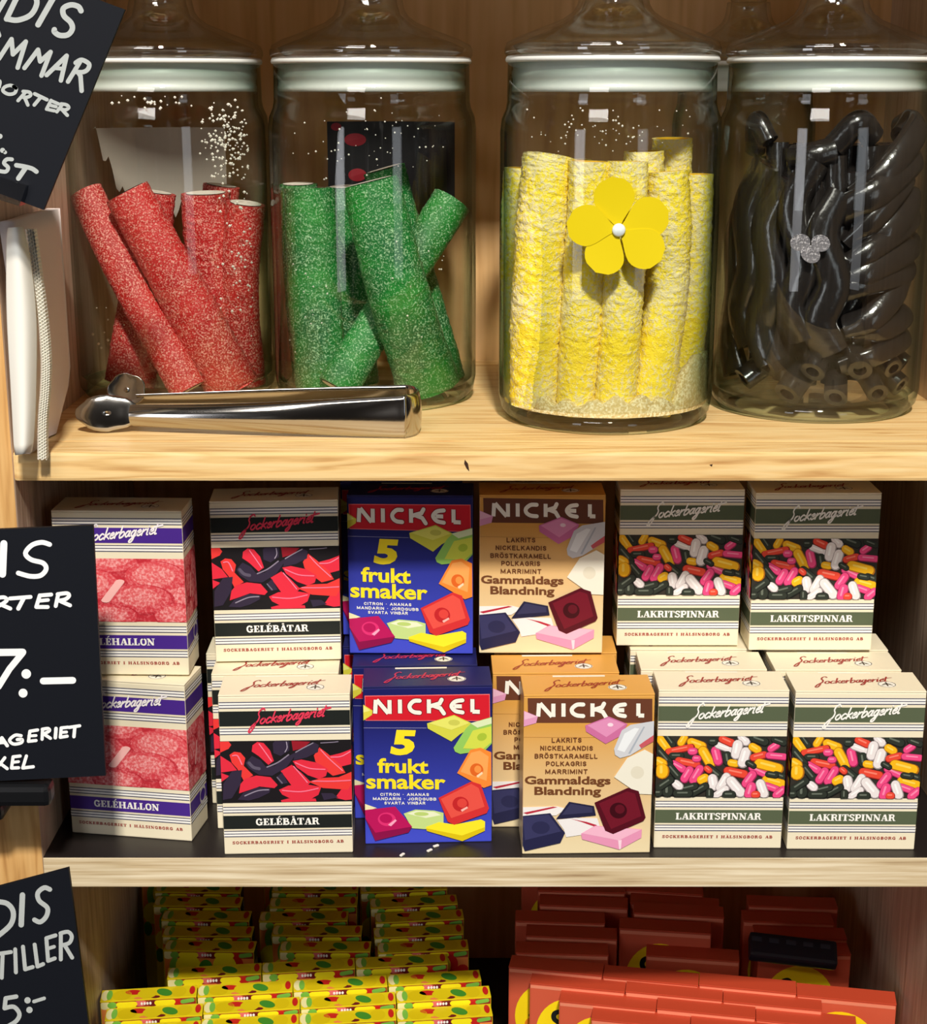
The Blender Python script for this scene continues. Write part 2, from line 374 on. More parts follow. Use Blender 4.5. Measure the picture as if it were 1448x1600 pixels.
SANS = {'A': ([[(0, 0), (.33, 1), (.66, 0)], [(.14, .32), (.52, .32)]], .66), 'B': ([[(0, 0), (0, 1), (.34, 1), (.5, .86), (.46, .6), (.3, .53), (0, .53)], [(.3, .53), (.52, .44), (.55, .18), (.36, 0), (0, 0)]], .55),
 'C': ([[(.58, .78), (.36, 1), (.08, .84), (0, .5), (.08, .16), (.36, 0), (.58, .22)]], .58), 'D': ([[(0, 0), (0, 1), (.3, 1), (.55, .8), (.58, .5), (.55, .2), (.3, 0), (0, 0)]], .58),
 'E': ([[(.5, 0), (0, 0), (0, 1), (.5, 1)], [(0, .52), (.44, .52)]], .5), 'G': ([[(.58, .78), (.36, 1), (.08, .84), (0, .5), (.08, .16), (.36, 0), (.58, .12), (.6, .46), (.36, .46)]], .6), 'I': ([[(0, 0), (0, 1)]], .02),
 'J': ([[(.36, 1), (.36, .2), (.18, 0), (0, .22)]], .36), 'K': ([[(0, 0), (0, 1)], [(.52, 1), (.02, .42)], [(.18, .58), (.56, 0)]], .56), 'L': ([[(0, 1), (0, 0), (.46, 0)]], .46),
 'M': ([[(0, 0), (0, 1), (.36, .1), (.72, 1), (.72, 0)]], .72), 'N': ([[(0, 0), (0, 1), (.54, 0), (.54, 1)]], .54), 'O': ([[(.31, 1), (.06, .82), (0, .5), (.06, .18), (.31, 0), (.56, .18), (.62, .5), (.56, .82), (.31, 1)]], .62),
 'P': ([[(0, 0), (0, 1), (.36, 1), (.52, .84), (.5, .56), (.34, .46), (0, .46)]], .52), 'R': ([[(0, 0), (0, 1), (.36, 1), (.52, .84), (.5, .58), (.34, .5), (0, .5)], [(.3, .5), (.56, 0)]], .56),
 'S': ([[(.5, .8), (.28, 1), (.04, .84), (.06, .62), (.46, .4), (.5, .16), (.26, 0), (0, .2)]], .52), 'T': ([[(0, 1), (.56, 1)], [(.28, 1), (.28, 0)]], .56), 'U': ([[(0, 1), (0, .22), (.26, 0), (.52, .22), (.52, 1)]], .52), 'V': ([[(0, 1), (.32, 0), (.64, 1)]], .64),
 ' ': ([], .2), '-': ([[(.06, .5), (.1, .5)]], .16)}
SANS['\u00d6'] = (SANS['O'][0]+[[(.17, 1.3), (.19, 1.3)], [(.43, 1.3), (.45, 1.3)]], .62); SANS['\u00c4'] = (SANS['A'][0]+[[(.2, 1.3), (.22, 1.3)], [(.44, 1.3), (.46, 1.3)]], .66)
def caps(mb, s, x0, x1, ybase, hgt, fn, mat, wd=.22, rise=0.0):
    """heavy plain capitals; wd is the pen width as a share of the height"""
    gap = .36; adv = sum(SANS[c][1]+gap for c in s)-gap+wd; k = (x1-x0)/adv; x = wd/2
    for c in s:
        for p_ in SANS[c][0]: stroke(mb, [(x0+(x+a)*k, ybase-hgt*wd/2-b*hgt*(1-wd)+rise*(x+a)/adv) for a, b in p_], wd*hgt, fn, mat)
        x += SANS[c][1]+gap

# ------------------------------------------------------------------ shelving
M_pine = wood('pine_board', (238, 208, 152), (230, 192, 130), (196, 148, 90), 'X', 1.7)
M_pine_v = wood('pine_upright', (226, 182, 120), (212, 164, 102), (180, 130, 74), 'Z', 1.5)
M_back = wood('pine_back', (230, 188, 136), (220, 176, 120), (198, 152, 100), 'Z', 0.7)
M_inner = wood('upright_inner', (214, 190, 164), (200, 174, 148), (174, 146, 120), 'Z', 1.3)
M_ply = plywood('plywood_edge')
M_lam = flat(34, 29, 28, 0.38, 0.35, name='dark_laminate')
XL, XR, DB = -0.2934, 0.352, 1.36
Z1 = ZC-0.228; Z2 = ZC-0.5175; Z3 = ZC-0.81; ZT = ZC+0.19
unit = thing('shelving_unit', 'pine shelving unit with a light front edge, holding the jars and candy boxes', 'shelf', (0, 1.18, Z3-0.4))
def upart(mb, name):
    o = mb.build(name, unit); o.matrix_parent_inverse = Matrix.Translation(unit.location).inverted(); return o
mb = MB(); mb.box((XL-0.14, 1.0, Z3-0.4), (XL, DB+0.02, ZT+0.1), M_pine_v, 0.002, mats={'+x': M_inner}); upart(mb, 'side_panel')
mb = MB(); mb.box((XR, 1.0, Z3-0.4), (XR+0.06, DB+0.02, ZT+0.1), M_pine_v, 0.002, mats={'-x': M_inner}); upart(mb, 'side_panel')
mb = MB(); mb.box((XL, DB, Z3-0.4), (XR, DB+0.012, ZT+0.1), M_back); upart(mb, 'back_panel')
# pine shelf under the jars, with a glued front lip
mb = MB()
mb.box((XL, 1.036, Z1-0.0193), (XR, DB, Z1), M_pine)
mb.box((XL, 1.0, Z1-0.0193), (XR, 1.0352, Z1), M_pine, 0.0022)
kn = flat(58, 34, 20, 0.6, name='knot')
mb.poly([(x, 0.9997, z) for x, z in [(a.x, a.z) for a in [at(726, 718, 1), at(731, 724, 1), at(733, 736, 1), at(729, 732, 1), at(725, 724, 1)]]], kn)
mb.poly([(a.x, 0.9997, a.z) for a in [at(1108, 726, 1), at(1113, 725, 1), at(1112, 729, 1)]], kn)
upart(mb, 'shelf_board')
mb = MB(); mb.box((XL, 1.0, Z2-0.0227), (XR, DB, Z2), M_ply, 0.0008, mats={'+z': M_lam}); o = upart(mb, 'shelf_board'); o['label'] = 'shelf with dark laminate top and pale plywood edge'
mb = MB(); mb.box((XL, 1.0, Z3-0.0227), (XR, DB, Z3), M_ply, 0.0008, mats={'+z': M_lam}); upart(mb, 'shelf_board')
mb = MB(); mb.box((XL, 1.0, ZT), (XR, DB, ZT+0.022), M_pine, 0.002); upart(mb, 'shelf_board')

# ------------------------------------------------------------------ glass jars
M_glass = thin_glass('clear_glass')
M_lidg = thin_glass('lid_glass', (0.97, 0.98, 0.97), (0.90, 0.92, 0.90), 0.15)
M_base = thin_glass('thick_base_glass', (0.96, 0.985, 0.965), (0.62, 0.75, 0.66), 0.06)
M_sil = flat(234, 236, 232, 0.35, 0.4, name='white_silicone')
def make_jar(label, X, D, sr=1.0, group='candy jars with glass lids'):
    t = thing('candy_jar', label, 'jar', (X, D, Z1), 0, group)
    def sp(p): return [(r*sr, z) for r, z in p]
    body = MB()
    body.lathe(sp([(.0690, .0118), (.0738, .0165), (.0738, .200), (.0726, .2085), (.0695, .2150), (.0690, .2200), (.0690, .2455), (.0715, .2455), (.0718, .2200), (.0727, .2150), (.0755, .2085), (.0765, .200), (.0765, .017), (.0748, .0075), (.0700, .0012)]), (0, 0, 0), M_glass, 96)
    body.build('jar_body', t)
    base = MB()
    base.lathe(sp([(.001, .0118), (.050, .0112), (.0690, .0118), (.0700, .0012), (.0640, 0), (.0560, .0), (.0520, .003), (.001, .0045)]), (0, 0, 0), M_base, 96)
    base.build('jar_base', t)
    g = MB()
    g.lathe(sp([(.0660, .2265), (.0686, .2265), (.0688, .2300), (.0680, .2310), (.0680, .2350), (.0688, .2360), (.0688, .2400), (.0680, .2410), (.0682, .2458), (.0726, .2460), (.0732, .2475), (.0726, .2492), (.0660, .2492)]), (0, 0, 0), M_sil, 96, closed=True)
    g.build('gasket', t)
    lid = MB()
    lid.lathe(sp([(.060, .2494), (.0722, .2494), (.0738, .2520), (.0738, .2550), (.0722, .2590), (.0640, .2632), (.0480, .2690), (.0340, .2745), (.0275, .2790), (.0246, .2835), (.0232, .2900), (.0225, .2940), (.0185, .2940), (.0190, .2880), (.0215, .2800), (.0300, .2730), (.0460, .2655), (.0600, .2605), (.0680, .2570), (.0660, .2535)]), (0, 0, 0), M_lidg, 96, closed=True)
    lo = lid.build('lid', t)
    kb = MB()
    kb.lathe(sp([(.0005, .2941), (.018, .2941), (.0215, .2990), (.0300, .3080), (.0325, .3170), (.0290, .3270), (.0180, .3340), (.0005, .3365)]), (0, 0, 0), M_lidg, 64)
    kb.build('knob', lo)
    return t
J1 = (-0.223, 1.218); J2 = (-0.0672, 1.197); J3 = (0.1018, 1.122); J4 = (0.2600, 1.160)
jar1 = make_jar('glass jar of red sugared sticks, beside the paper bags', *J1)
jar2 = make_jar('glass jar of green sugared sticks behind the tongs', *J2)
jar3 = make_jar('glass jar of yellow crumb-coated tubes with a yellow flower on its front', *J3)
jar4 = make_jar('glass jar full of black licorice at the right end', *J4)
jar5 = make_jar('smaller glass jar standing at the back between the yellow and black candy jars', 0.2240, 1.300, 0.74)
# paper labels glued on the rear of two jars, seen from inside through the glass
def back_label(jar, r, a0, a1, z0, z1, mat, torn, spots=()):
    mb = MB(); n = 40
    rng = random.Random(3)
    for i in range(n):
        u0, u1 = i/n, (i+1)/n
        A, B = a0+(a1-a0)*u0, a0+(a1-a0)*u1
        def edge(u): return z0 + (torn*(0.5+0.5*math.sin(u*60))*0.2 + max(0, torn*(0.28-u)*3.0))
        mb.poly([(r*math.cos(A), r*math.sin(A), edge(u0)), (r*math.cos(B), r*math.sin(B), edge(u1)), (r*math.cos(B), r*math.sin(B), z1), (r*math.cos(A), r*math.sin(A), z1)], mat, True)
    for (ca, cz, wa, wz, m2) in spots:
        q = [(ca+wa*math.cos(t), cz+wz*math.sin(t)) for t in [2*PI*k/16 for k in range(16)]]
        mb.poly([((r-0.0003)*math.cos(a), (r-0.0003)*math.sin(a), z) for a, z in q], m2)
    return mb.build('back_label', jar)
back_label(jar1, 0.0730, math.radians(150), math.radians(62), 0.128, 0.199, flat(186, 176, 164, 0.6, name='torn_paper'), 0.075)
back_label(jar2, 0.0730, math.radians(122), math.radians(34), 0.120, 0.204, flat(24, 22, 26, 0.5, name='dark_label'), 0.004,
           [(math.radians(104), 0.190, 0.12, 0.005, flat(150, 30, 44)), (math.radians(103), 0.163, 0.10, 0.005, flat(150, 30, 44)), (math.radians(116), 0.2, 0.06, 0.003, flat(130, 30, 44))])

# ------------------------------------------------------------------ candy sticks
def frame_path(pts, n):
    """resample a smooth path through 3-D points"""
    P_ = [pts[0]+(pts[0]-pts[1])] + list(pts) + [pts[-1]+(pts[-1]-pts[-2])]
    out = []
    segs = len(pts)-1
    for k in range(n+1):
        s = k/n*segs; i = min(int(s), segs-1); t = s-i
        p0, p1, p2, p3 = P_[i], P_[i+1], P_[i+2], P_[i+3]
        out.append(0.5*(2*p1 + (p2-p0)*t + (2*p0-5*p1+4*p2-p3)*t*t + (3*p1-p0-3*p2+p3)*t**3))
    return out
def sweep(mb, path, ra, rb, mat, nseg=40, rough=0.0, up=Vector((0, 1, 0)), seed=0, wav=0.0, taper=0.0, twist=0.0):
    rng = random.Random(seed); rings = []
    n = len(path)
    for k, p in enumerate(path):
        T = (path[min(k+1, n-1)] - path[max(k-1, 0)]).normalized()
        s = T.cross(up).normalized(); q = s.cross(T).normalized()
        ring = []
        wv = 1 + wav*math.sin(k*0.10+seed)*0.5 + wav*math.sin(k*0.045+seed*2)
        wv *= 1+taper*(k/(n-1)-0.5)
        if twist:
            ct, st_ = math.cos(twist*(k/(n-1)-.5)), math.sin(twist*(k/(n-1)-.5)); s, q = s*ct+q*st_, q*ct-s*st_
        for i in range(nseg):
            a = 2*PI*i/nseg
            b = p + s*(ra*wv*math.cos(a)) + q*(rb*wv*math.sin(a))
            if rough:
                e = noise.noise(b*260+Vector((seed*7.3, 0, 0)))*0.6 + noise.noise(b*620+Vector((0, seed*3.1, 0)))*0.5 + (rng.random()-0.5)*0.35
                b = p + (b-p)*(1+e*rough)
            ring.append(b)
        rings.append(ring)
    vs = [v for r in rings for v in r]; fs = []
    for j in range(n-1):
        for i in range(nseg):
            i2 = (i+1) % nseg
            fs.append((j*nseg+i, j*nseg+i2, (j+1)*nseg+i2, (j+1)*nseg+i))
    mb.add(vs, fs, mat, True)
    return rings
def candy_stick(name, label, group, pts, r, mskin, mfill, seed, flatk=0.75, rough=0.055, n=150, wav=0.02, hollow=False, skin=0.8, taper=0.0):
    pts = [at(*p) for p in pts]; base = pts[-1].copy()
    root = thing(name, label, 'candy', base, 0, group)
    path = [p-base for p in frame_path(pts, n)]
    mb = MB(); rings = sweep(mb, path, r, r*flatk, mskin, 48, rough, seed=seed, wav=wav, taper=taper)
    k = len(rings[0]); fills = []
    for end in (0, -1):
        c = sum(rings[end], Vector())/k; T = (path[0]-path[1]).normalized() if end == 0 else (path[-1]-path[-2]).normalized()
        inner = [c+(v-c)*skin for v in rings[end]]
        vs = list(rings[end]) + inner
        mb.add(vs, [(i, (i+1) % k, k+(i+1) % k, k+i) for i in range(k)], mskin, False)
        if not hollow: fills.append([v+T*0.0006 for v in inner])
        else:
            deep = [v-T*0.012 for v in inner]
            mb.add(inner+deep, [(i, (i+1) % k, k+(i+1) % k, k+i) for i in range(k)], mfill, True)
            mb.poly(deep, mfill)
    mb.build('candy_shell', root)
    if not hollow:
        for q in fills:
            f = MB(); c = sum(q, Vector())/k
            f.add(q+[c], [(i, (i+1) % k, k) for i in range(k)], mfill, True)
            f.build('cream_filling', root)
    return root
M_red = sugared('red_sugar_skin', (206, 40, 40), (184, 22, 26), (244, 170, 156), 760, 0.50, 0.64, patch=-0.10)
M_green = sugared('green_sugar_skin', (20, 132, 42), (8, 98, 44), (168, 208, 160), 760, 0.52, 0.66, patch=-0.10)
M_yel = sugared('yellow_crumb_skin', (250, 228, 62), (246, 218, 40), (234, 220, 164), 460, 0.44, 0.60, 1.0, patch=0.75, rough=0.7)
M_fill = flat(250, 236, 222, 0.5, 0.3, name='cream_filling')
M_yin = flat(226, 178, 30, 0.7, name='tube_inside')
G1 = 'red sugared candy sticks in the jar'; G2 = 'green sugared candy sticks in the jar'; G3 = 'yellow crumb-coated candy tubes in the jar'
reds = [('narrow red sugared stick leaning down from the left edge of its jar', [(133, 300, 1.205), (205, 450, 1.184), (294, 609, 1.172)], .0135),
        ('thick red sugared stick crossing the front of its jar diagonally', [(198, 300, 1.180), (280, 450, 1.180), (364, 606, 1.190)], .0190),
        ('upright red sugared stick with a wide cream end, right of the diagonal one', [(321, 302, 1.222), (332, 450, 1.228), (338, 600, 1.235)], .0195),
        ('red sugared stick with a slanted cream end at the right side of its jar', [(384, 318, 1.213), (374, 450, 1.222), (384, 598, 1.236)], .0150),
        ('red sugared stick at the rear, only its top showing over the wide cream end', [(346, 290, 1.258), (330, 450, 1.262), (300, 598, 1.262)], .0145),
        ('red sugared stick standing behind, its foot wide at the lower left of the jar', [(240, 300, 1.220), (226, 450, 1.222), (203, 600, 1.212)], .0185)]
for i, (l, p, r) in enumerate(reds): candy_stick('candy_stick', l, G1, p, r, M_red, M_fill, 10+i, taper=.18 if i in (1, 5) else .05)
greens = [('pale green sugared stick standing upright at the left of the jar', [(484, 294, 1.182), (490, 450, 1.178), (502, 603, 1.172)], .0195),
          ('broad green sugared stick leaning down to the right across the jar front', [(578, 284, 1.146), (620, 450, 1.145), (670, 604, 1.168)], .0222),
          ('green sugared stick lying diagonally, its top at the right glass wall', [(706, 313, 1.205), (618, 455, 1.180), (526, 607, 1.152)], .0148),
          ('tallest green sugared stick, rising behind the broad leaning one', [(600, 264, 1.222), (650, 440, 1.224), (696, 596, 1.216)], .0160),
          ('green sugared stick tucked in the left rear of the jar', [(466, 288, 1.216), (474, 450, 1.222), (486, 598, 1.226)], .0145),
          ('green sugared stick whose cream end shows between the two large ones', [(540, 292, 1.212), (548, 450, 1.218), (562, 598, 1.224)], .0150)]
for i, (l, p, r) in enumerate(greens): candy_stick('candy_stick', l, G2, p, r, M_green, M_fill, 30+i, taper=.16 if i == 1 else 0)
yel = [('yellow crumb-coated tube hugging the left glass wall', [(820, 262, 1.132), (816, 450, 1.132), (822, 625, 1.134)], .0152),
       ('fat yellow crumb-coated tube at the front left of its jar', [(861, 246, 1.090), (852, 300, 1.086), (842, 450, 1.084), (838, 630, 1.090)], .0182),
       ('yellow crumb-coated tube passing behind the left flower petal', [(922, 252, 1.073), (912, 450, 1.073), (899, 646, 1.076)], .0142),
       ('yellow crumb-coated tube directly behind the flower', [(980, 252, 1.070), (973, 450, 1.068), (960, 648, 1.069)], .0142),
       ('yellow crumb-coated tube bulging right of the flower', [(1041, 268, 1.082), (1046, 380, 1.080), (1040, 470, 1.080), (1014, 646, 1.076)], .0146),
       ('yellow crumb-coated tube hugging the right glass wall', [(1086, 272, 1.112), (1080, 450, 1.112), (1064, 625, 1.108)], .0128),
       ('yellow crumb-coated tube at the rear, the shorter of two tops poking up', [(1006, 236, 1.108), (1004, 450, 1.110), (998, 630, 1.110)], .0140),
       ('tallest yellow crumb-coated tube, poking up at the rear right', [(1050, 216, 1.134), (1044, 450, 1.138), (1034, 620, 1.140)], .0135),
       ('yellow crumb-coated tube hidden in the middle of its jar, only its rim showing', [(890, 250, 1.122), (890, 450, 1.124), (890, 620, 1.124)], .0150)]
for i, (l, p, r) in enumerate(yel): candy_stick('candy_tube', l, G3, p, r, M_yel, M_yin, 50+i, flatk=0.95, rough=0.10, wav=0.03, hollow=True, skin=0.82, n=170)
# loose crumbs at the foot of the yellow tubes
mb = MB(); M_crumb = sugared('pale_crumbs', (222, 200, 140), (196, 170, 106), (244, 232, 190), 520, 0.45, 0.65, 0.9, rough=0.8)
ang = [math.radians(-150+i*3) for i in range(51)]; rng = random.Random(5); rows = []
for i, a in enumerate(ang):
    d = math.degrees(a)
    h = 0.008+0.003*math.sin(i*1.3) + (0.004 if -100 < d < -60 else 0)
    if d > -50: h += min(1, (d+50)/10)*0.027*(1 if d < -12 else max(0, 1-(d+12)/10))
    rows.append([(0.0728, 0.0125), (0.0728, 0.0125+h), (0.066, 0.0125+h*0.95+0.001), (0.058, 0.0125+h*0.6), (0.048, 0.0125+0.002), (0.048, 0.0125)])
vs = []; fs = []
for a, rw in zip(ang, rows):
    for r, z in rw:
        j = (rng.random()-0.5)*0.0012
        vs.append((J3[0]+(r-abs(j) if r > 0.07 else r+j)*math.cos(a), J3[1]+(r-abs(j) if r > 0.07 else r+j)*math.sin(a), Z1+z+(j if z > 0.013 else 0)))
for i in range(len(ang)-1):
    for k in range(5): fs.append((i*6+k, (i+1)*6+k, (i+1)*6+k+1, i*6+k+1))
mb.add(vs, fs, M_crumb, True)
o = mb.build('candy_crumbs'); o['kind'] = 'stuff'; tag(o, 'pale loose crumbs heaped at the foot of the yellow tubes', 'crumbs')
# sugar grains clinging to the glass
def grains(jar, boxes, label, sz):
    rng = random.Random(len(label)); mb = MB(); m = flat(244, 238, 226, 0.4, name='sugar_grain')
    for (x0, x1, y0, y1, n) in boxes:
        for _ in range(n):
            px = rng.triangular(x0, x1); py = rng.triangular(y0, y1)
            X = at(px, py, jar[1]-0.06).x-jar[0]
            R_ = 0.0729
            if abs(X) > R_-0.002: continue
            q = at(px, py, jar[1]-math.sqrt(R_*R_-X*X))
            X = q.x-jar[0]
            if abs(X) > R_-0.001: continue
            q = Vector((q.x, jar[1]-math.sqrt(R_*R_-X*X), q.z)); s = sz*rng.uniform(0.5, 1.2)
            d = [Vector((s, 0, 0)), Vector((-s, 0, 0)), Vector((0, s*.6, 0)), Vector((0, -s*.6, 0)), Vector((0, 0, s)), Vector((0, 0, -s))]
            mb.add([q+e for e in d], [(0, 2, 4), (2, 1, 4), (1, 3, 4), (3, 0, 4), (2, 0, 5), (1, 2, 5), (3, 1, 5), (0, 3, 5)], m)
    o = mb.build('sugar_grains'); o['kind'] = 'stuff'; return tag(o, label, 'sugar')
grains(J1, [(300, 416, 150, 290, 210), (150, 330, 145, 175, 26), (330, 412, 240, 560, 60), (130, 200, 440, 620, 10)], 'white sugar grains stuck inside the jar of red sticks', 0.0011)
grains(J2, [(440, 730, 150, 300, 60), (430, 520, 300, 600, 25), (600, 735, 300, 560, 14)], 'sparse sugar grains stuck inside the jar of green sticks', 0.0007)
grains(J3, [(800, 1110, 160, 245, 70)], 'fine crumbs stuck inside the glass above the yellow tubes', 0.0007)

# ------------------------------------------------------------------ licorice
M_lic, N, L, p = new_mat('black_licorice')
p.inputs['Base Color'].default_value = (0.016, 0.013, 0.012, 1); p.inputs['Roughness'].default_value = 0.2; p.inputs['Specular IOR Level'].default_value = 0.9
tc = N.new('ShaderNodeTexCoord'); n1 = N.new('ShaderNodeTexNoise'); n1.inputs['Scale'].default_value = 120; n1.inputs['Detail'].default_value = 3
L.new(tc.outputs['Object'], n1.inputs['Vector']); bp = N.new('ShaderNodeBump'); bp.inputs['Strength'].default_value = 0.25; bp.inputs['Distance'].default_value = 0.002
L.new(n1.outputs['Fac'], bp.inputs['Height']); L.new(bp.outputs[0], p.inputs['Normal'])
M_lic_in = flat(30, 16, 14, 0.5, 0.3, name='licorice_hole')
def licorice(label, pts, r, seed, fk=0.8, twist=0.0):
    c = sum(pts, Vector())/len(pts); zb = min(p.z for p in pts)
    base = Vector((c.x, c.y, zb))
    mb = MB(); path = [p-base for p in frame_path(pts, 26)]
    axis = Vector((J4[0], J4[1], 0))
    rings = sweep(mb, path, r, r*fk, M_lic, 16, 0.0, twist=twist, up=Vector((pts[0].x-J4[0], pts[0].y-J4[1], 0.004)).normalized() , seed=seed, wav=0.05)
    k = 16
    for end in (0, -1):
        T = (path[0]-path[1]).normalized() if end == 0 else (path[-1]-path[-2]).normalized()
        q = rings[end]; cc = sum(q, Vector())/k
        inner = [cc+(v-cc)*0.55 for v in q]; deep = [v-T*0.007 for v in inner]
        mb.add(list(q)+inner, [(i, (i+1) % k, k+(i+1) % k, k+i) for i in range(k)], M_lic, True)
        mb.add(inner+deep, [(i, (i+1) % k, k+(i+1) % k, k+i) for i in range(k)], M_lic_in, True)
        mb.poly(deep, M_lic_in)
    o = mb.build('licorice_tube', loc=base)
    return tag(o, label, 'licorice', 'licorice tubes in the right jar')
def cyl(a, r, z):
    a = math.radians(a); return Vector((J4[0]+r*math.cos(a), J4[1]+r*math.sin(a), Z1+z))
ORD = ['first', 'second', 'third', 'fourth', 'fifth', 'sixth', 'seventh', 'eighth', 'ninth', 'tenth', 'eleventh', 'twelfth']
rng = random.Random(21)
for i in range(10):      # slanting strands on the right half, stacked from the top down
    z = 0.190-i*0.0152; s = 0.040-0.0032*i+rng.uniform(-.006, .006)
    a0 = -88+rng.uniform(-16, 20); a1 = -10+rng.uniform(-14, 18); rr = 0.0655
    licorice('black licorice tube slanting up the right of the jar, %s from the top' % ORD[i],
             [cyl(a0, rr-.012, z-s*0.95), cyl(a0*.75+a1*.25, rr-.002, z-s*0.40+rng.uniform(-.004, .004)), cyl(a0*.4+a1*.6, rr-rng.uniform(0, .002), z+s*.25+rng.uniform(-.004, .004)), cyl(a1, rr-rng.uniform(.004, .010), z+s*rng.uniform(.2, .6))], 0.0096+rng.uniform(-.0016, .0012), i, 0.58, rng.uniform(-1.5, 1.5))
for i, (a, z0, z1) in enumerate([(-176, .026, .160), (-157, .050, .178), (-137, .040, .168), (-117, .058, .180), (-98, .050, .158)]):
    licorice('black licorice tube hanging down the left of the jar, %s from the left wall' % ORD[i],
             [cyl(a+8, .056, z1), cyl(a-4, .0625, z1*.75+z0*.25), cyl(a+5, .0635, z1*.45+z0*.55), cyl(a-3, .0635, z1*.2+z0*.8), cyl(a+6, .060, z0)], 0.0118, 40+i, 0.62, rng.uniform(-1.6, 1.6))
for i, (a0, a1, r0, z0, z1) in enumerate([(-168, -150, .054, .186, .205), (-96, -60, .046, .190, .206), (-30, 0, .052, .196, .206), (-130, -96, .048, .182, .184)]):
    licorice(['black licorice stub sticking up at the top left of the tangle', 'black licorice tube arching over the middle of the tangle', 'black licorice tube end poking up at the top right', 'black licorice tube lying across the shaded gap left of the middle'][i],
             [cyl(a0, r0, z0), cyl((a0+a1)/2, r0+.004, z1), cyl(a1, r0, z0+.006)], 0.0088, 60+i)
for i, (a, z) in enumerate([(-152, .036), (-134, .048), (-118, .030), (-103, .047), (-88, .029), (-73, .048), (-58, .030), (-43, .046), (-28, .031), (-14, .044)]):
    licorice('black licorice tube with its hollow end at the glass, %s from the left' % ORD[i],
             [cyl(a+14, .030, z+.004), cyl(a+5, .048, z+.000), cyl(a, .0650, z-.011)], 0.0094, 80+i)
for i in range(11):
    a = -190+i*19; z0 = .024+rng.uniform(0, .01); z1 = .172+rng.uniform(0, .022)
    licorice('black licorice tube in the shaded inner ring of the tangle, %s from the left' % ORD[i],
             [cyl(a, .044, z1), cyl(a+8, .0455, z1*.5+z0*.5), cyl(a-2, .043, z0 if i % 2 else z0+.03)], 0.0088, 100+i)
for i in range(6):
    a = -180+i*60
    licorice('black licorice tube standing in the dark core of the tangle', [cyl(a, .022, .190), cyl(a+10, .024, .1), cyl(a, .022, .02)], 0.0098, 130+i)

# ------------------------------------------------------------------ flower and dot stickers on the glass
M_pet = flat(218, 196, 6, 0.65, 0.2, name='yellow_petal')
fc = at(966, 359, J3[1]-0.0765-0.0035)
flower = thing('flower_decoration', 'flat yellow five-petal flower stuck on the front of the yellow candy jar', 'decoration', fc)
for k, ang_ in enumerate([99, 22, -35, -118, 172]):
    a = math.radians(ang_); L_ = 0.0345 if k != 3 else 0.031; Wd = 0.0134
    mb = MB(); pts = []
    for j in range(13):
        t = j/12; wv = Wd*math.sqrt(max(0, 1-((t-.6)/.4)**2)) if t > .6 else Wd*(.08+.92*math.sin(PI/2*t/.6)**1.7)
        pts.append((t*L_, wv, t))
    top = [(x, y, t) for x, y, t in pts]; bot = [(x, -y, t) for x, y, t in pts[::-1]]
    def pv(x, y, t, off):
        X = x*math.cos(a)-y*math.sin(a); Z = x*math.sin(a)+y*math.cos(a)
        return (X, -0.0016*t*t+off-0.0005*k, Z)
    n = len(pts); vs = []; fs = []
    for off in (0, 0.0008):
        for (x, y, t) in pts: vs.append(pv(x, y, t, off))
        for (x, y, t) in pts: vs.append(pv(x, 0, t, off))
        for (x, y, t) in pts: vs.append(pv(x, -y, t, off))
    for l in (0, 1):
        b = l*3*n
        for j in range(n-1):
            for q in (0, 1): fs.append((b+q*n+j, b+q*n+j+1, b+(q+1)*n+j+1, b+(q+1)*n+j))
    for q in (0, 2):
        for j in range(n-1): fs.append((q*n+j, q*n+j+1, 3*n+q*n+j+1, 3*n+q*n+j))
    mb.add(vs, fs, M_pet, False); mb.build('petal', flower)
mb = MB(); mb.lathe([(.0001, .0), (.0042, .0), (.0044, .001), (.0036, .0022), (.0001, .0026)], (0, 0, 0), flat(226, 238, 240, 0.25, 0.6, name='pearl'), 24)
c = mb.build('flower_centre', flower); c.rotation_euler = (PI/2, 0, 0); c.location = (0, -0.0018, 0); c['label'] = 'white pearl centre'
M_dot = sugared('silver_glitter', (112, 112, 116), (78, 78, 84), (190, 190, 194), 900, 0.5, 0.66, 0.2)
def dots(label, spec):
    t = None
    for (px, py, rx, ry, an) in spec:
        X = at(px, py, J4[1]-0.075).x-J4[0]
        q = at(px, py, J4[1]-math.sqrt(0.0772**2-X*X)); X = q.x-J4[0]; q.y = J4[1]-math.sqrt(0.0770**2-X*X)
        if t is None: t = thing('dot_sticker', label, 'sticker', q)
        nrm = math.atan2(q.x-J4[0], J4[1]-q.y)
        mb = MB(); e = ellipse(0, 0, rx, ry, an, 24)
        fr = [(x, -0.0005, z) for x, z in e]; bk = [(x, 0.0003, z) for x, z in e]
        mb.poly(fr, M_dot); mb.add(fr+bk, [(i, (i+1) % 24, 24+(i+1) % 24, 24+i) for i in range(24)], M_dot)
        o = mb.build('sticker_dot', t); o.location = q-t.location; o.rotation_euler = (0, 0, nrm)
dots('cluster of three silvery oval dots on the front of the licorice jar', [(1250, 379, .0068, .0058, 10), (1266, 397, .0070, .0056, -35), (1282, 380, .0064, .0056, -20)])

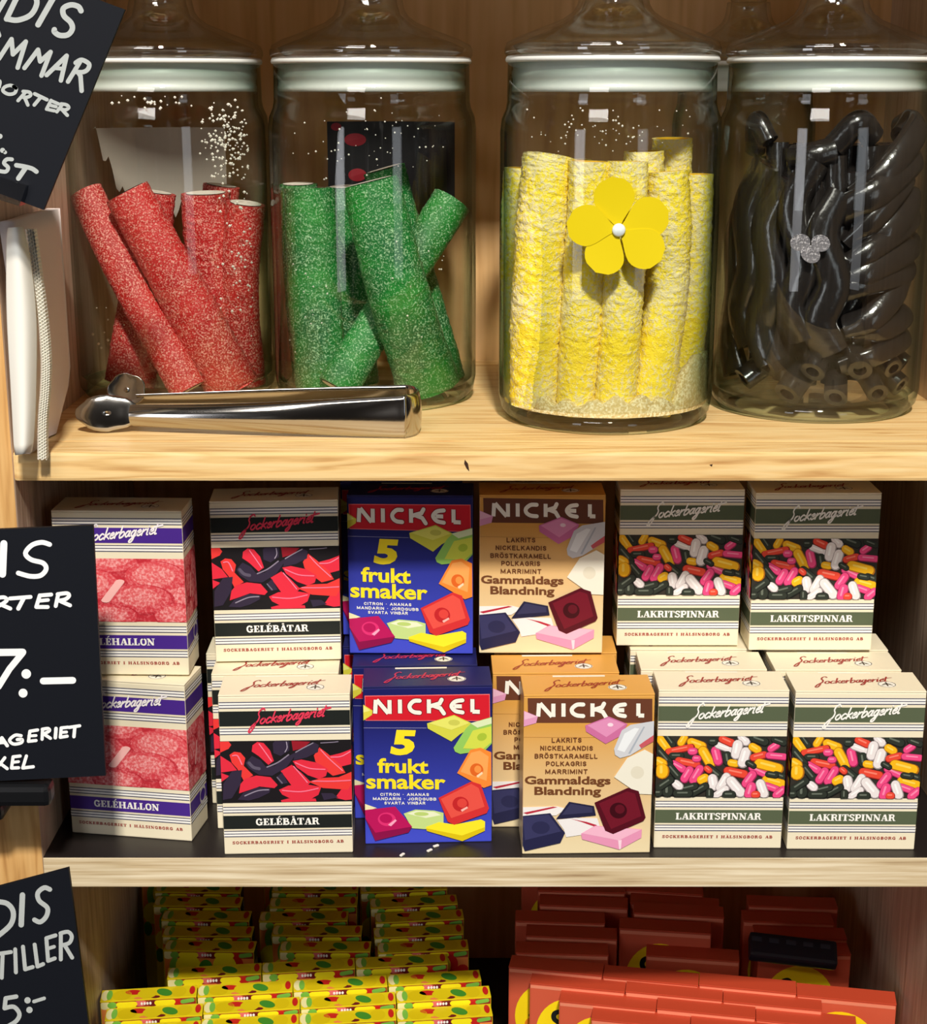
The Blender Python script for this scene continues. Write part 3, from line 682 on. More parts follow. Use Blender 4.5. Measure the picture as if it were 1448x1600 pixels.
# ------------------------------------------------------------------ tongs
M_steel = flat(186, 184, 180, 0.12, 0.5, 1.0, name='polished_steel')
tg = thing('serving_tongs', 'steel serving tongs lying on the shelf before the red and green candy jars', 'tongs', (at(400, 680, 1.06).x, 1.06, Z1))
def tpt(px, D): return Vector((at(px, 660, D).x, D))
ctrl = [(205, 1.0630, .0150), (300, 1.0560, .0170), (420, 1.0490, .0210), (540, 1.0445, .0260), (625, 1.0430, .0290)]
near = [(tpt(a, d), h) for a, d, h in ctrl]
far = [(tpt(a, d), h) for a, d, h in [(625, 1.0830, .0290), (540, 1.0850, .0270), (420, 1.0880, .0235), (300, 1.0900, .0200), (215, 1.0900, .0180)]]
bx = near[-1][0]; cy = (1.0430+1.0830)/2; rb = 0.020
bend = [(Vector((bx.x+rb*0.62*math.cos(t), cy+rb*math.sin(t))), .0292) for t in [-PI/2+PI*i/12 for i in range(1, 12)]]
path = near+bend+far
pp = frame_path([Vector((p.x, p.y, h)) for p, h in path], 120)
mb = MB(); vs = []; fs = []; K = 9
for i, q in enumerate(pp):
    T = pp[min(i+1, 120)]-pp[max(i-1, 0)]; T = Vector((T.x, T.y, 0)).normalized(); nrm = Vector((T.y, -T.x, 0))
    for layer in (0, 1):
        for k in range(K):
            u = k/(K-1)*2-1
            bulge = (1-u*u)*0.0042*(0.35+0.65*min(1, abs(q.x-(bx.x))*12)) - layer*0.0009
            z = q.z*(k/(K-1))
            if q.z < .0285: z += (0.0290-q.z)*0.28
            vs.append(Vector((q.x, q.y, 0))+nrm*bulge+Vector((0, 0, Z1+0.0004+z))-tg.location)
W2 = 2*K
for i in range(120):
    for k in range(K-1):
        fs.append((i*W2+k, (i+1)*W2+k, (i+1)*W2+k+1, i*W2+k+1))
        fs.append((i*W2+K+k, i*W2+K+k+1, (i+1)*W2+K+k+1, (i+1)*W2+K+k))
    fs.append((i*W2, i*W2+K, (i+1)*W2+K, (i+1)*W2)); fs.append((i*W2+K-1, (i+1)*W2+K-1, (i+1)*W2+2*K-1, i*W2+2*K-1))
mb.add(vs, fs, M_steel, True); mb.build('tongs_spring_body', tg)
def claw(px, D, sgn, rz, rx, dz=0.0):
    mb = MB(); vs = []; fs = []; n, k = 28, 9
    for j in range(k+1):
        t = j/k*PI*0.5
        for i in range(n):
            a = 2*PI*i/n; sc_ = 1 - 0.08*max(0, math.cos(5*a))*math.sin(t)
            vs.append((rx*math.sin(t)*math.cos(a)*sc_, -sgn*0.0014*(math.cos(t)), 0.0122*math.sin(t)*math.sin(a)*sc_))
    for j in range(k):
        for i in range(n): fs.append((j*n+i, j*n+(i+1) % n, (j+1)*n+(i+1) % n, (j+1)*n+i))
    mb.add(vs, fs, M_steel, True)
    o = mb.build('claw', tg); p_ = at(px, 650, D); o.location = Vector((p_.x, D, Z1+0.0135+dz))-tg.location; o.rotation_euler = (-0.25, 0, rz)
    md = o.modifiers.new('sheet', 'SOLIDIFY'); md.thickness = 0.001
claw(168, 1.0630, 1, 0.12, 0.0210); claw(200, 1.0930, -1, -0.05, 0.0140, 0.0105)

# ------------------------------------------------------------------ paper bags on the left
M_pap = flat(246, 244, 236, 0.7, 0.2, name='white_paper'); M_papside = flat(232, 218, 214, 0.6, 0.25, name='bag_face_paper')
bags = thing('paper_bag_stack', 'stack of white paper bags with a zigzag edge, hanging by the left upright', 'paper bags', (-0.284, 1.03, Z1))
def rel(o, v): return v-o.location
mb = MB()     # the bag faces running back along the upright
pr = [(0, 0.99), (0.4, 1.02), (0.75, 1.06), (1.0, 1.115)]
zt, zb = at(60, 345, 1.0).z, Z1+0.001
vs = []; fs = []
for i in range(13):
    t = i/12; D = 0.992+t*0.116
    for j in range(13):
        s = j/12; x = -0.2795+0.0035*math.sin(s*PI)*(1-t)+0.003*math.sin(t*9)*0.4
        z = zb+(zt-zb)*s
        if s < 0.2: D_ = D-(0.2-s)*0.25*t*t
        else: D_ = D
        vs.append((x, D_, z)); 
for layer in (0.0, -0.009):
    b = len(vs)
off = len(vs); vs += [(x-0.009, y, z) for x, y, z in vs]
for i in range(12):
    for j in range(12):
        q = (i*13+j, (i+1)*13+j, (i+1)*13+j+1, i*13+j+1); fs.append(q); fs.append(tuple(k+off for k in q[::-1]))
for i in range(12):
    for j in (0, 12): fs.append((i*13+j, (i+1)*13+j, off+(i+1)*13+j, off+i*13+j))
for j in range(12):
    for i in (0, 12): fs.append((i*13+j, i*13+j+1, off+i*13+j+1, off+i*13+j))
mb.add([Vector(v)-bags.location for v in vs], fs, M_papside, True); mb.build('bag_stack_faces', bags)
mb = MB()     # front bag, opened towards the viewer
edgeL = [(12, 356), (10, 420), (11, 500), (16, 580), (20, 650), (23, 712)]
edgeR = [(36, 354), (50, 420), (58, 500), (56, 580), (55, 650), (50, 706)]
vs = []; fs = []; K = 9
for (l, r) in zip(edgeL, edgeR):
    for k in range(K):
        u = k/(K-1); px = l[0]+(r[0]-l[0])*u; py = l[1]+(r[1]-l[1])*u
        vs.append(rel(bags, at(px, py, 0.972-0.014*math.sin(u*PI*0.75)+0.016*u)))
for i in range(len(edgeL)-1):
    for k in range(K-1): fs.append((i*K+k, i*K+k+1, (i+1)*K+k+1, (i+1)*K+k))
mb.add(vs, fs, M_pap, True); o = mb.build('front_bag', bags); md = o.modifiers.new('s', 'SUBSURF'); md.levels = md.render_levels = 2
md = o.modifiers.new('paper', 'SOLIDIFY'); md.thickness = 0.0006
mb = MB()     # zigzag edges of the bags behind
zz = [(47, 358), (57, 430), (66, 500), (71, 560), (70, 610), (66, 660), (66, 718)]
pathz = frame_path([at(a, b, 0.986) for a, b in zz], 150)
for lay in range(4):
    vs = []; fs = []
    for i, q in enumerate(pathz):
        tooth = 0.0009 if (i+lay) % 2 else 0.0
        vs.append(rel(bags, q+Vector((-0.0034+lay*0.0012, 0.001+0.001*lay, 0)))); vs.append(rel(bags, q+Vector((-0.0022+lay*0.0015+tooth, -0.0012-tooth, 0))))
        vs.append(rel(bags, q+Vector((-0.0010+lay*0.0012, 0.006, 0))))
    for i in range(150): fs.append((3*i, 3*i+1, 3*i+4, 3*i+3)); fs.append((3*i+1, 3*i+2, 3*i+5, 3*i+4))
    mb.add(vs, fs, M_pap)
mb.build('zigzag_edge', bags)

# ------------------------------------------------------------------ chalkboard price signs
M_sl = flat(17, 20, 28, 0.55, 0.2, name='slate_board'); M_ch = flat(182, 188, 188, 0.7, 0.1, name='chalk_ink'); M_ch2 = flat(244, 246, 248, 0.7, 0.1, name='bright_chalk_ink')
M_clear = thin_glass('clear_plastic', (0.80, 0.83, 0.86), (0.6, 0.62, 0.65), 0.22, 0.12)
M_blk = flat(16, 17, 20, 0.35, 0.4, name='black_plastic')
def sign(label, corners, D, strokes, ink, dot=()):
    c = [at(x, y, D) for x, y in corners]; ctr = sum(c, Vector())/4
    root = thing('price_sign', label, 'sign', ctr, 0, 'chalk price signs on the left upright')
    mb = MB(); fr = [p-ctr for p in c]; bk = [p+Vector((0, 0.003, 0)) for p in fr]
    mb.poly(fr, M_sl); mb.poly(bk[::-1], M_sl); mb.add(fr+bk, [(i, (i+1) % 4, 4+(i+1) % 4, 4+i) for i in range(4)], M_sl)
    mb.build('slate_panel', root)
    lt = MB()
    def fn(x, y): return at(x, y, D-0.0004)-ctr
    for wd, sm, pts in strokes: stroke(lt, pts, wd, fn, ink, smooth=sm)
    for x, y, r in dot: lt.poly([fn(*q) for q in ellipse(x, y, r, r)], ink)
    lt.build('chalk_lettering', root)
    return root, ctr
def crop(ox, oy, k, items): return [(w_*1.12/k, sm, [(ox+x/k, oy+y/k) for x, y in p_]) for w_, sm, p_ in items]
s1 = crop(0, 0, 4.706, [
 (34, 0, [(-60, 160), (45, -20)]), (36, 0, [(125, -20), (48, 140)]), (36, 1, [(150, -35), (250, -25), (270, 30), (225, 110), (130, 148), (48, 138)]),
 (38, 0, [(392, -15), (280, 182)]), (36, 1, [(596, 80), (575, 48), (520, 36), (466, 62), (470, 115), (520, 165), (532, 212), (500, 255), (440, 260), (402, 236), (400, 218)]),
 (28, 0, [(-30, 190), (-6, 262)]), (30, 0, [(-8, 432), (85, 288), (95, 400), (190, 306), (130, 498)]), (30, 0, [(180, 500), (280, 366), (295, 452), (372, 382), (305, 556)]),
 (30, 0, [(343, 552), (490, 410), (448, 592)]), (26, 0, [(400, 500), (466, 506)]), (30, 0, [(500, 600), (588, 455)]), (30, 1, [(556, 462), (600, 440), (654, 470), (645, 510), (610, 530), (565, 530)]), (30, 0, [(575, 532), (592, 560), (600, 668)]),
 (22, 1, [(-20, 590), (0, 600), (-6, 640)]), (23, 1, [(118, 648), (80, 628), (35, 640), (22, 668), (60, 692), (105, 686), (120, 655), (100, 636)]),
 (23, 0, [(133, 740), (186, 680)]), (23, 1, [(170, 672), (215, 678), (225, 700), (200, 715), (165, 714)]), (23, 0, [(180, 715), (205, 772)]),
 (24, 0, [(255, 690), (345, 733)]), (24, 0, [(302, 712), (252, 772)]), (22, 0, [(375, 738), (342, 803)]), (22, 0, [(375, 740), (430, 764)]), (22, 0, [(362, 772), (412, 785)]), (22, 0, [(342, 803), (400, 815)]),
 (23, 0, [(418, 822), (458, 768)]), (23, 1, [(450, 764), (490, 772), (505, 792), (480, 808), (442, 800)]), (23, 0, [(456, 806), (495, 848)]),
 (26, 1, [(88, 1172), (50, 1172), (30, 1200), (60, 1232), (42, 1262), (-10, 1256)]), (30, 1, [(120, 1215), (180, 1225), (235, 1240), (268, 1262)]), (32, 0, [(190, 1232), (135, 1312)])])
r1, c1 = sign('tilted black chalk sign at the top left, leaning over the jar of red sticks', [(-168, -120), (195, 15), (68, 328), (-295, 193)], 0.935, s1, M_ch, [(0, 213, 4), (4, 235, 4), (8, 238, 3)])
mb = MB(); cl = [at(x, y, 0.930)-c1 for x, y in [(-30, 268), (41, 290), (30, 322), (-40, 300)]]; ck = [p+Vector((0, .013, 0)) for p in cl]
mb.poly(cl, M_clear); mb.poly(ck, M_clear); mb.add(cl+ck, [(i, (i+1) % 4, 4+(i+1) % 4, 4+i) for i in range(4)], M_clear); o = mb.build('sign_clip', r1); o['label'] = 'clear plastic clip'
s2 = crop(0, 740, 4.022, [(40, 0, [(24, 440), (16, 632)]), (27, 1, [(312, 445), (262, 432), (200, 450), (160, 500), (195, 540), (270, 562), (290, 600), (255, 640), (190, 645), (115, 625)]),
 (22, 1, [(-10, 780), (28, 778), (42, 798), (0, 828)]), (22, 0, [(5, 822), (65, 848)]), (22, 0, [(62, 785), (192, 775)]), (24, 0, [(148, 785), (115, 848)]), (22, 0, [(250, 765), (228, 838)]), (22, 0, [(250, 766), (322, 760)]), (20, 0, [(240, 800), (302, 794)]), (22, 0, [(228, 838), (300, 838)]),
 (22, 0, [(365, 762), (350, 832)]), (22, 1, [(362, 758), (420, 752), (434, 768), (410, 790), (362, 800)]), (22, 0, [(380, 802), (440, 828)])])
s2 += crop(0, 1000, 4.0, [(40, 0, [(-30, 78), (142, 76)]), (36, 0, [(142, 80), (60, 180), (-10, 292)]), (38, 0, [(270, 256), (455, 252)]),
 (20, 0, [(-22, 668), (12, 612), (45, 660)]), (18, 0, [(-10, 642), (30, 640)]), (18, 1, [(132, 598), (95, 595), (60, 625), (85, 650), (132, 642), (138, 622), (108, 622)]),
 (18, 0, [(187, 570), (178, 633)]), (18, 0, [(187, 570), (235, 562)]), (16, 0, [(180, 600), (225, 597)]), (18, 0, [(178, 633), (225, 628)]),
 (18, 0, [(266, 560), (263, 620)]), (18, 1, [(264, 558), (300, 553), (308, 568), (268, 590)]), (18, 0, [(278, 590), (315, 614)]), (20, 0, [(350, 553), (346, 610)]),
 (18, 0, [(382, 550), (377, 608)]), (18, 0, [(382, 550), (424, 545)]), (16, 0, [(378, 578), (416, 575)]), (18, 0, [(377, 608), (420, 601)]), (18, 0, [(432, 546), (498, 536)]), (19, 0, [(468, 542), (462, 604)]),
 (18, 0, [(-8, 785), (30, 736)]), (18, 0, [(0, 770), (45, 804)]), (18, 0, [(82, 730), (72, 800)]), (18, 0, [(82, 730), (126, 725)]), (16, 0, [(76, 765), (116, 760)]), (18, 0, [(72, 800), (116, 798)]), (18, 0, [(165, 725), (142, 800), (208, 792)])])
r2, c2 = sign('upright black chalk sign ending in 7:- before the pink candy boxes', [(-250, 838), (145, 821), (165, 1212), (-238, 1232)], 0.950, s2, M_ch2, [(41, 1053, 7.5), (36, 1083, 7)])
mb = MB(); mb.box(tuple(at(-120, 1285, 0.955)-c2), tuple(at(30, 1218, 0.998)-c2), M_blk, 0.004)
mb.box(tuple(at(-60, 1262, 0.944)-c2), tuple(at(86, 1213, 0.96)-c2), M_blk, 0.004)
o = mb.build('sign_clip', r2); o['label'] = 'black plastic clamp'
s3 = crop(0, 1330, 3.62, [(26, 1, [(-30, 284), (40, 296), (75, 345), (60, 415), (-15, 482)]), (28, 0, [(127, 248), (120, 416)]), (24, 1, [(282, 216), (250, 206), (214, 236), (222, 280), (268, 320), (262, 368), (228, 400), (195, 388)]),
 (20, 0, [(-20, 582), (62, 570)]), (20, 0, [(15, 580), (10, 716)]), (20, 0, [(86, 555), (90, 685)]), (20, 0, [(130, 540), (142, 668), (185, 655)]), (20, 0, [(196, 528), (212, 652), (244, 638)]),
 (20, 0, [(262, 492), (272, 620)]), (20, 0, [(262, 492), (314, 476)]), (18, 0, [(267, 552), (306, 540)]), (20, 0, [(272, 620), (310, 606)]),
 (20, 0, [(344, 468), (344, 612)]), (20, 1, [(342, 464), (385, 456), (406, 482), (392, 518), (350, 532)]), (20, 0, [(366, 532), (408, 602)]),
 (22, 0, [(92, 822), (32, 832), (26, 888)]), (22, 1, [(26, 888), (78, 880), (110, 920), (92, 960), (45, 990)]), (18, 0, [(192, 850), (250, 832)])])
r3, c3 = sign('black chalk sign at the lower left, beside the yellow boxes', [(-250, 1452), (107, 1357), (150, 1690), (-200, 1790)], 0.955, s3, M_ch, [(43, 1563, 5), (46, 1578, 5)])
mb = MB(); mb.box(tuple(at(-90, 1560, 0.960)-c3), tuple(at(-20, 1480, 0.998)-c3), M_blk, 0.004); mb.build('sign_clip', r3)

# ------------------------------------------------------------------ candy cartons
BW, BD, BH = 0.0897, 0.037, 0.1190
E0 = 0.00012
def front(layer): return lambda u, v: (-BW/2+u*BW, -BD/2-E0*layer, BH*(1-v))
def right(layer): return lambda u, v: (BW/2+E0*layer, -BD/2+u*BD, BH*(1-v))
def left(layer): return lambda u, v: (-BW/2-E0*layer, BD/2-u*BD, BH*(1-v))
def topf(layer): return lambda u, v: (-BW/2+u*BW, BD/2-v*BD, BH+E0*layer)
def rect(mb, u0, v0, u1, v1, fn, mat): mb.poly([fn(u0, v0), fn(u1, v0), fn(u1, v1), fn(u0, v1)], mat)
M_cream = flat(238, 228, 200, 0.45, 0.35, name='cream_card')
M_line = flat(70, 72, 98, 0.5, name='stripe_ink'); M_white = flat(248, 246, 240, 0.5, name='white_ink'); M_rtxt = flat(158, 52, 44, 0.5, name='rust_ink')
CAPC = {'Y': (246, 186, 24), 'R': (232, 72, 52), 'P': (238, 74, 134), 'W': (236, 228, 228), 'K': (44, 50, 42)}
CAPH = {'Y': (252, 214, 90), 'R': (246, 130, 110), 'P': (250, 140, 180), 'W': (252, 250, 250), 'K': (104, 112, 100)}
CAPD = {'Y': (180, 110, 14), 'R': (150, 30, 26), 'P': (160, 34, 84), 'W': (160, 148, 150), 'K': (20, 22, 20)}
CAPS = """Y170,550,130,55,55 K215,520,110,38,55 Y310,520,90,48,-60 Y415,550,130,55,20 R290,590,190,42,-12 K265,640,100,45,0 P385,605,65,48,0 Y490,650,160,62,60
P565,640,130,58,75 W620,575,130,42,20 K535,530,65,50,0 R640,525,115,52,25 W765,510,100,55,50 K645,660,100,60,80 Y690,695,80,48,10 W715,590,130,66,-80 W770,650,140,66,-75
Y850,580,92,52,30 R880,640,120,48,-15 P990,570,90,48,-35 P1015,640,150,44,5 K880,515,135,54,20 K1030,525,110,40,20 R350,690,170,48,12 P280,720,120,48,30 P415,660,60,44,0
K170,640,160,48,50 K250,760,160,48,50 Y145,690,95,64,30 Y160,755,100,84,90 P345,780,120,54,-60 P415,780,140,54,-60 Y465,815,84,58,-30 K550,765,150,54,40 R710,765,165,54,12
W540,840,112,62,80 W615,840,140,56,-60 W710,875,165,66,50 P895,760,170,48,25 Y955,715,195,66,15 K1040,790,100,44,20 P810,815,130,56,-55 P820,905,120,66,-75 Y1000,835,165,54,15
P980,880,120,46,20 W910,890,135,60,70 P1045,920,112,58,-40 W600,915,120,46,-35 K435,895,140,50,-30 K360,880,125,48,-15 W275,860,80,52,40 K200,905,84,74,90 K315,925,130,48,0
K180,850,140,48,-35 K660,935,90,54,0 R860,935,62,52,0 K515,925,74,48,90 R500,740,60,40,40 K130,920,60,50,0 K820,700,80,36,30 K980,780,90,40,10""".split()
def art_caps(mb, fn0, u0, v0, u1, v1):
    H_ = homography([(122, 488), (1090, 488), (1074, 958), (110, 952)])
    def g(lay):
        f = fn0(lay)
        def q(x, y):
            u, v = H_(x, y); u = min(1, max(0, u)); v = min(1, max(0, v)); return f(u0+u*(u1-u0), v0+v*(v1-v0))
        return q
    rect(mb, u0, v0, u1, v1, fn0(1), flat(50, 46, 40))
    for i, t in enumerate(CAPS):
        c = t[0]; x, y, l, w_, a = [float(k) for k in t[1:].split(',')]
        mb.poly([g(2+i*0.12)(*p_) for p_ in capsule(x, y, l*1.2, w_*1.26, a)], flat(*CAPD[c]))
        mb.poly([g(2.03+i*0.12)(*p_) for p_ in capsule(x-2, y-3, l*1.1, w_*1.04, a)], flat(*CAPC[c]))
        mb.poly([g(2.06+i*0.12)(*p_) for p_ in capsule(x-w_*0.1, y-w_*0.17, l*0.62, w_*0.24, a)], flat(*CAPH[c]))
BOATS_R = [[(165, 705), (235, 703), (252, 725), (235, 750), (170, 775)], [(178, 808), (250, 850), (290, 900), (185, 915)], [(185, 925), (240, 945), (190, 982)],
 [(250, 800), (280, 780), (320, 785), (350, 820), (340, 870), (400, 930), (340, 965), (300, 890), (265, 850)], [(330, 1000), (360, 965), (430, 945), (520, 955), (565, 1005), (545, 1025), (450, 1015), (380, 1040), (320, 1060)],
 [(410, 730), (440, 708), (480, 715), (520, 760), (545, 830), (510, 855), (450, 800), (405, 770)], [(680, 695), (800, 700), (760, 740), (690, 760)],
 [(610, 910), (680, 870), (740, 920), (800, 980), (780, 1000), (680, 1005)], [(940, 800), (1020, 780), (1088, 755), (1090, 850), (1010, 870)],
 [(840, 800), (875, 748), (930, 790), (1010, 860), (1040, 910), (960, 930), (920, 900), (850, 840)], [(985, 1090), (1020, 1040), (1097, 980), (1099, 1100), (1050, 1105)],
 [(695, 840), (750, 830), (850, 850), (918, 890), (905, 935), (860, 955), (790, 930), (720, 880)], [(810, 980), (900, 955), (1000, 950), (1093, 915), (1096, 990), (1060, 1030), (900, 1020)],
 [(610, 1112), (660, 1100), (830, 1100), (835, 1118), (615, 1124)], [(600, 1040), (660, 1012), (780, 1005), (868, 1020), (850, 1070), (790, 1105), (680, 1100), (620, 1070)]]
BOATS_K = [[(545, 710), (560, 695), (660, 695), (660, 760), (600, 800), (550, 780)], [(700, 770), (830, 700), (865, 720), (860, 770), (780, 810), (690, 830)],
 [(355, 850), (400, 800), (460, 830), (500, 880), (560, 870), (600, 830), (690, 780), (720, 770), (640, 880), (540, 940), (450, 935), (380, 890)],
 [(200, 1000), (260, 910), (330, 900), (320, 1000), (260, 1100), (198, 1112)], [(300, 1110), (340, 1060), (440, 1020), (530, 1030), (520, 1060), (450, 1095), (380, 1115)], [(880, 1060), (960, 1060), (1000, 1090), (900, 1110)],
 [(570, 950), (610, 915), (650, 990), (600, 1000)]]
BOATS_H = [((140, 128, 150), 9, [(505, 878), (580, 845), (655, 790)]), ((150, 140, 160), 7, [(705, 772), (760, 740), (825, 706)]), ((150, 140, 160), 8, [(350, 1082), (440, 1045), (515, 1038)]), ((170, 160, 180), 6, [(640, 700), (645, 740), (630, 770)]),
 ((130, 120, 140), 7, [(880, 705), (960, 700), (1000, 695)]), ((92, 84, 104), 22, [(380, 850), (410, 880), (450, 890)]), ((120, 110, 130), 8, [(575, 950), (610, 990)]),
 ((250, 120, 150), 8, [(702, 846), (800, 885), (908, 892)]), ((250, 120, 150), 8, [(612, 1042), (740, 1050), (860, 1026)]), ((250, 120, 150), 8, [(822, 975), (960, 975), (1085, 968)]), ((248, 130, 160), 7, [(690, 872), (740, 930), (785, 985)]),
 ((250, 130, 160), 7, [(880, 755), (930, 810), (1030, 900)]), ((250, 130, 160), 7, [(450, 715), (490, 770), (535, 835)]), ((250, 130, 160), 7, [(950, 805), (1020, 800), (1085, 765)]), ((250, 130, 160), 8, [(265, 800), (300, 800), (330, 860)])]
def art_boats(mb, fn0, *_):
    H_ = homography([(163, 375), (1084, 357), (1100, 1478), (208, 1497)])
    def g(lay):
        f = fn0(lay)
        def q(x, y):
            u, v = H_(x, y); return f(min(1, max(0, u)), min(.672, max(.283, v)))
        return q
    rect(mb, 0, .283, 1, .672, fn0(1), flat(24, 20, 24))
    def grow(p_):
        cx = sum(a for a, b in p_)/len(p_); cy = sum(b for a, b in p_)/len(p_); return [(cx+(a-cx)*1.1, cy+(b-cy)*1.1) for a, b in p_]
    for i, p_ in enumerate(BOATS_R): mb.poly([g(2+i*.1)(*k) for k in grow(p_)], flat(*((228, 44, 66) if i % 3 else (236, 58, 56)) if i != 6 else (150, 24, 40)))
    for i, p_ in enumerate(BOATS_K): mb.poly([g(3.6+i*.1)(*k) for k in p_], flat(50, 40, 62))
    for i, (c, w_, p_) in enumerate(BOATS_H): stroke(mb, p_, w_, g(4.6), flat(*c), smooth=True)
M_rasp = sugared('raspberry_print', (226, 80, 88), (212, 60, 72), (240, 140, 144), 520, 0.45, 0.68, 0.0, patch=0.0)
M_rasp2 = sugared('raspberry_print_light', (232, 100, 104), (224, 86, 92), (248, 176, 176), 520, 0.42, 0.66, 0.0, patch=0.0)
M_raspd = sugared('raspberry_print_deep', (206, 54, 66), (190, 40, 54), (228, 104, 112), 520, 0.5, 0.72, 0.0, patch=0.0)
def art_rasp(mb, fn0, u0, v0, u1, v1):
    f1, f2 = fn0(1), fn0(2)
    rect(mb, u0, v0, u1, v1, f1, M_raspd)
    def q(f): return lambda u, v: f(u0+min(1, max(0, u))*(u1-u0), v0+min(1, max(0, v))*(v1-v0))
    for i, (cx, cy, rx, ry, a) in enumerate([(.14, .1, .24, .18, 10), (.46, .06, .2, .17, -5), (.93, .1, .2, .2, 10), (.06, .55, .18, .22, 0), (.27, .42, .24, .26, 15), (.78, .30, .25, .27, -15), (.98, .6, .14, .2, 0), (.66, .64, .26, .24, 12), (.12, .93, .22, .2, 0), (.42, .92, .22, .2, 0), (.93, .90, .18, .2, 0)]):
        mb.poly([q(fn0(2+i*.15))(*p_) for p_ in ellipse(cx, cy, rx, ry, a, 24)], M_raspd)
        mb.poly([q(fn0(2.05+i*.15))(*p_) for p_ in ellipse(cx-.008, cy-.012, rx*.93, ry*.92, a, 24)], M_rasp)
        mb.poly([q(fn0(2.10+i*.15))(*p_) for p_ in ellipse(cx-.02, cy-.03, rx*.66, ry*.62, a, 24)], M_rasp2)
    stroke(mb, [(.5, .36), (.38, .66)], .07, q(fn0(4)), flat(250, 190, 186))
def striped_box(kind):
    band, scr, title, art = {'rasp': ((72, 40, 140), (246, 240, 244), 'GEL\u00c9HALLON', art_rasp), 'boats': ((30, 34, 32), (226, 60, 88), 'GEL\u00c9B\u00c5TAR', art_boats), 'caps': ((88, 98, 74), (248, 246, 240), 'LAKRITSPINNAR', art_caps)}[kind]
    mb = MB(); mb.box((-BW/2, -BD/2, 0), (BW/2, BD/2, BH-0.0012), M_cream, 0.0008)
    Mb = flat(*band, 0.45); Ms = flat(*scr, 0.45)
    for fn, side in ((front, 0), (right, 1), (left, 1)):
        for v in (.045, .0625, .08, .207, .2245, .242, .699, .7165, .734, .852, .8695, .887): rect(mb, 0.004, v-.0028, .996, v+.0028, fn(1), M_line)
        for v in (.054, .071, .2155, .233, .708, .725, .861, .878): rect(mb, 0.004, v-.0058, .996, v+.0058, fn(1), M_white)
        rect(mb, 0.003, .100, .997, .192, fn(1), Mb); rect(mb, .003, .753, .997, .838, fn(1), Mb)
        if side == 0: art(mb, fn, 0.0, .285, 1.0, .67)
        elif kind == 'caps': art_caps(mb, (lambda f: lambda lay: (lambda u, v: f(lay)(u, v)))(fn), 0, .285, 1, .67)
        elif kind == 'rasp': art_rasp(mb, fn, 0, .285, 1, .67)
        else:
            rect(mb, 0, .285, 1, .67, fn(1), flat(24, 20, 24))
            for e in ((.2, .4, .2, .05), (.75, .35, .2, .04), (.5, .55, .3, .05), (.85, .62, .14, .03)): mb.poly([fn(2)(min(1, max(0, a)), b) for a, b in ellipse(*e)], flat(228, 44, 66))
        if side and kind == 'rasp': stroke(mb, ellipse(.72, .795, .16, .05, 0, 18), .025, fn(3), flat(214, 210, 210))
    script(mb, 'Sockerbageriet', .215, .185, .60, .034, .055, front(5), Ms, .0105)
    tw = {'rasp': (.20, .745), 'boats': (.25, .745), 'caps': (.165, .835)}[kind]
    slab(mb, title, tw[0], tw[1], .815, .043, front(3), M_white)
    slab(mb, 'SOCKERBAGERIET I H\u00c4LSINGBORG AB', .065, .93, .934, .018, front(3), M_rtxt, track=.12)
    return mb
def top_panel(card, ink, crest_bg):
    mb = MB(); mb.box((-BW/2, -BD/2, BH-0.0012), (BW/2, BD/2, BH), card, 0.0005)
    script(mb, 'Sockerbageriet', .16, .66, .60, .13, .16, topf(2), ink, .014)
    mb.poly([topf(1)(*p_) for p_ in ellipse(.73, .66, .072, .15)], crest_bg)
    dk = flat(70, 60, 50)
    stroke(mb, ellipse(.73, .66, .066, .138, 0, 20)+[(.796, .66)], .005, topf(2), dk)
    for p_ in ([(.70, .66), (.73, .60), (.76, .66)], [(.69, .70), (.73, .66), (.77, .70)], [(.73, .56), (.73, .74)]): stroke(mb, p_, .012, topf(2), dk)
    rect(mb, .25, .02, .66, .10, topf(1), flat(244, 238, 220))
    return mb
NICK = [(.35, [[(.0, 0), (.02, 1)], [(.04, 1), (.30, 0.02)], [(.33, 0), (.33, 1)]]), (.35, [[(.0, 0), (.0, 1)]]),
        (.35, [[(.44, .93), (.2, .9), (.02, .6), (.04, .3), (.2, .1), (.44, .06)]]), (.35, [[(.0, 0), (.0, 1)], [(.36, 1), (.30, .72), (.05, .52)], [(.12, .55), (.32, .38), (.42, .0)]]),
        (.35, [[(.36, .94), (.14, .84), (.02, .5), (.14, .16), (.36, .06)], [(.1, .5), (.34, .5)]]), (.35, [[(.0, 1), (.0, .05)], [(.0, .09), (.32, .09)]])]
def nickel(mb, xs, y0, y1, skew, fn, mat, wd, shadow=None):
    """six heavy rounded capitals; xs = (left, right) of each letter"""
    gw = [.33, .0, .44, .42, .36, .32]
    for pas in ((shadow, wd*1.35, 0), (mat, wd, 1)):
        if pas[0] is None: continue
        for i, ((a, b), (_, st)) in enumerate(zip(xs, NICK)):
            k = (b-a-wd)/(gw[i] or 1)
            for p_ in st:
                dy = skew*(a-xs[0][0])
                q = [(a+wd/2+x*k, y1-wd*.0-(y1-y0)*y+dy) for x, y in p_]
                stroke(mb, q, pas[1], fn(pas[2]), pas[0], smooth=len(p_) > 3, caps=len(p_) > 2)
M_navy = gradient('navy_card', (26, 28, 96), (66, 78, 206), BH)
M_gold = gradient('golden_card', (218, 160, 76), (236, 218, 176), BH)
M_navt = flat(30, 32, 88, 0.4, name='navy_top'); M_goldt = flat(222, 164, 78, 0.45, name='golden_top')
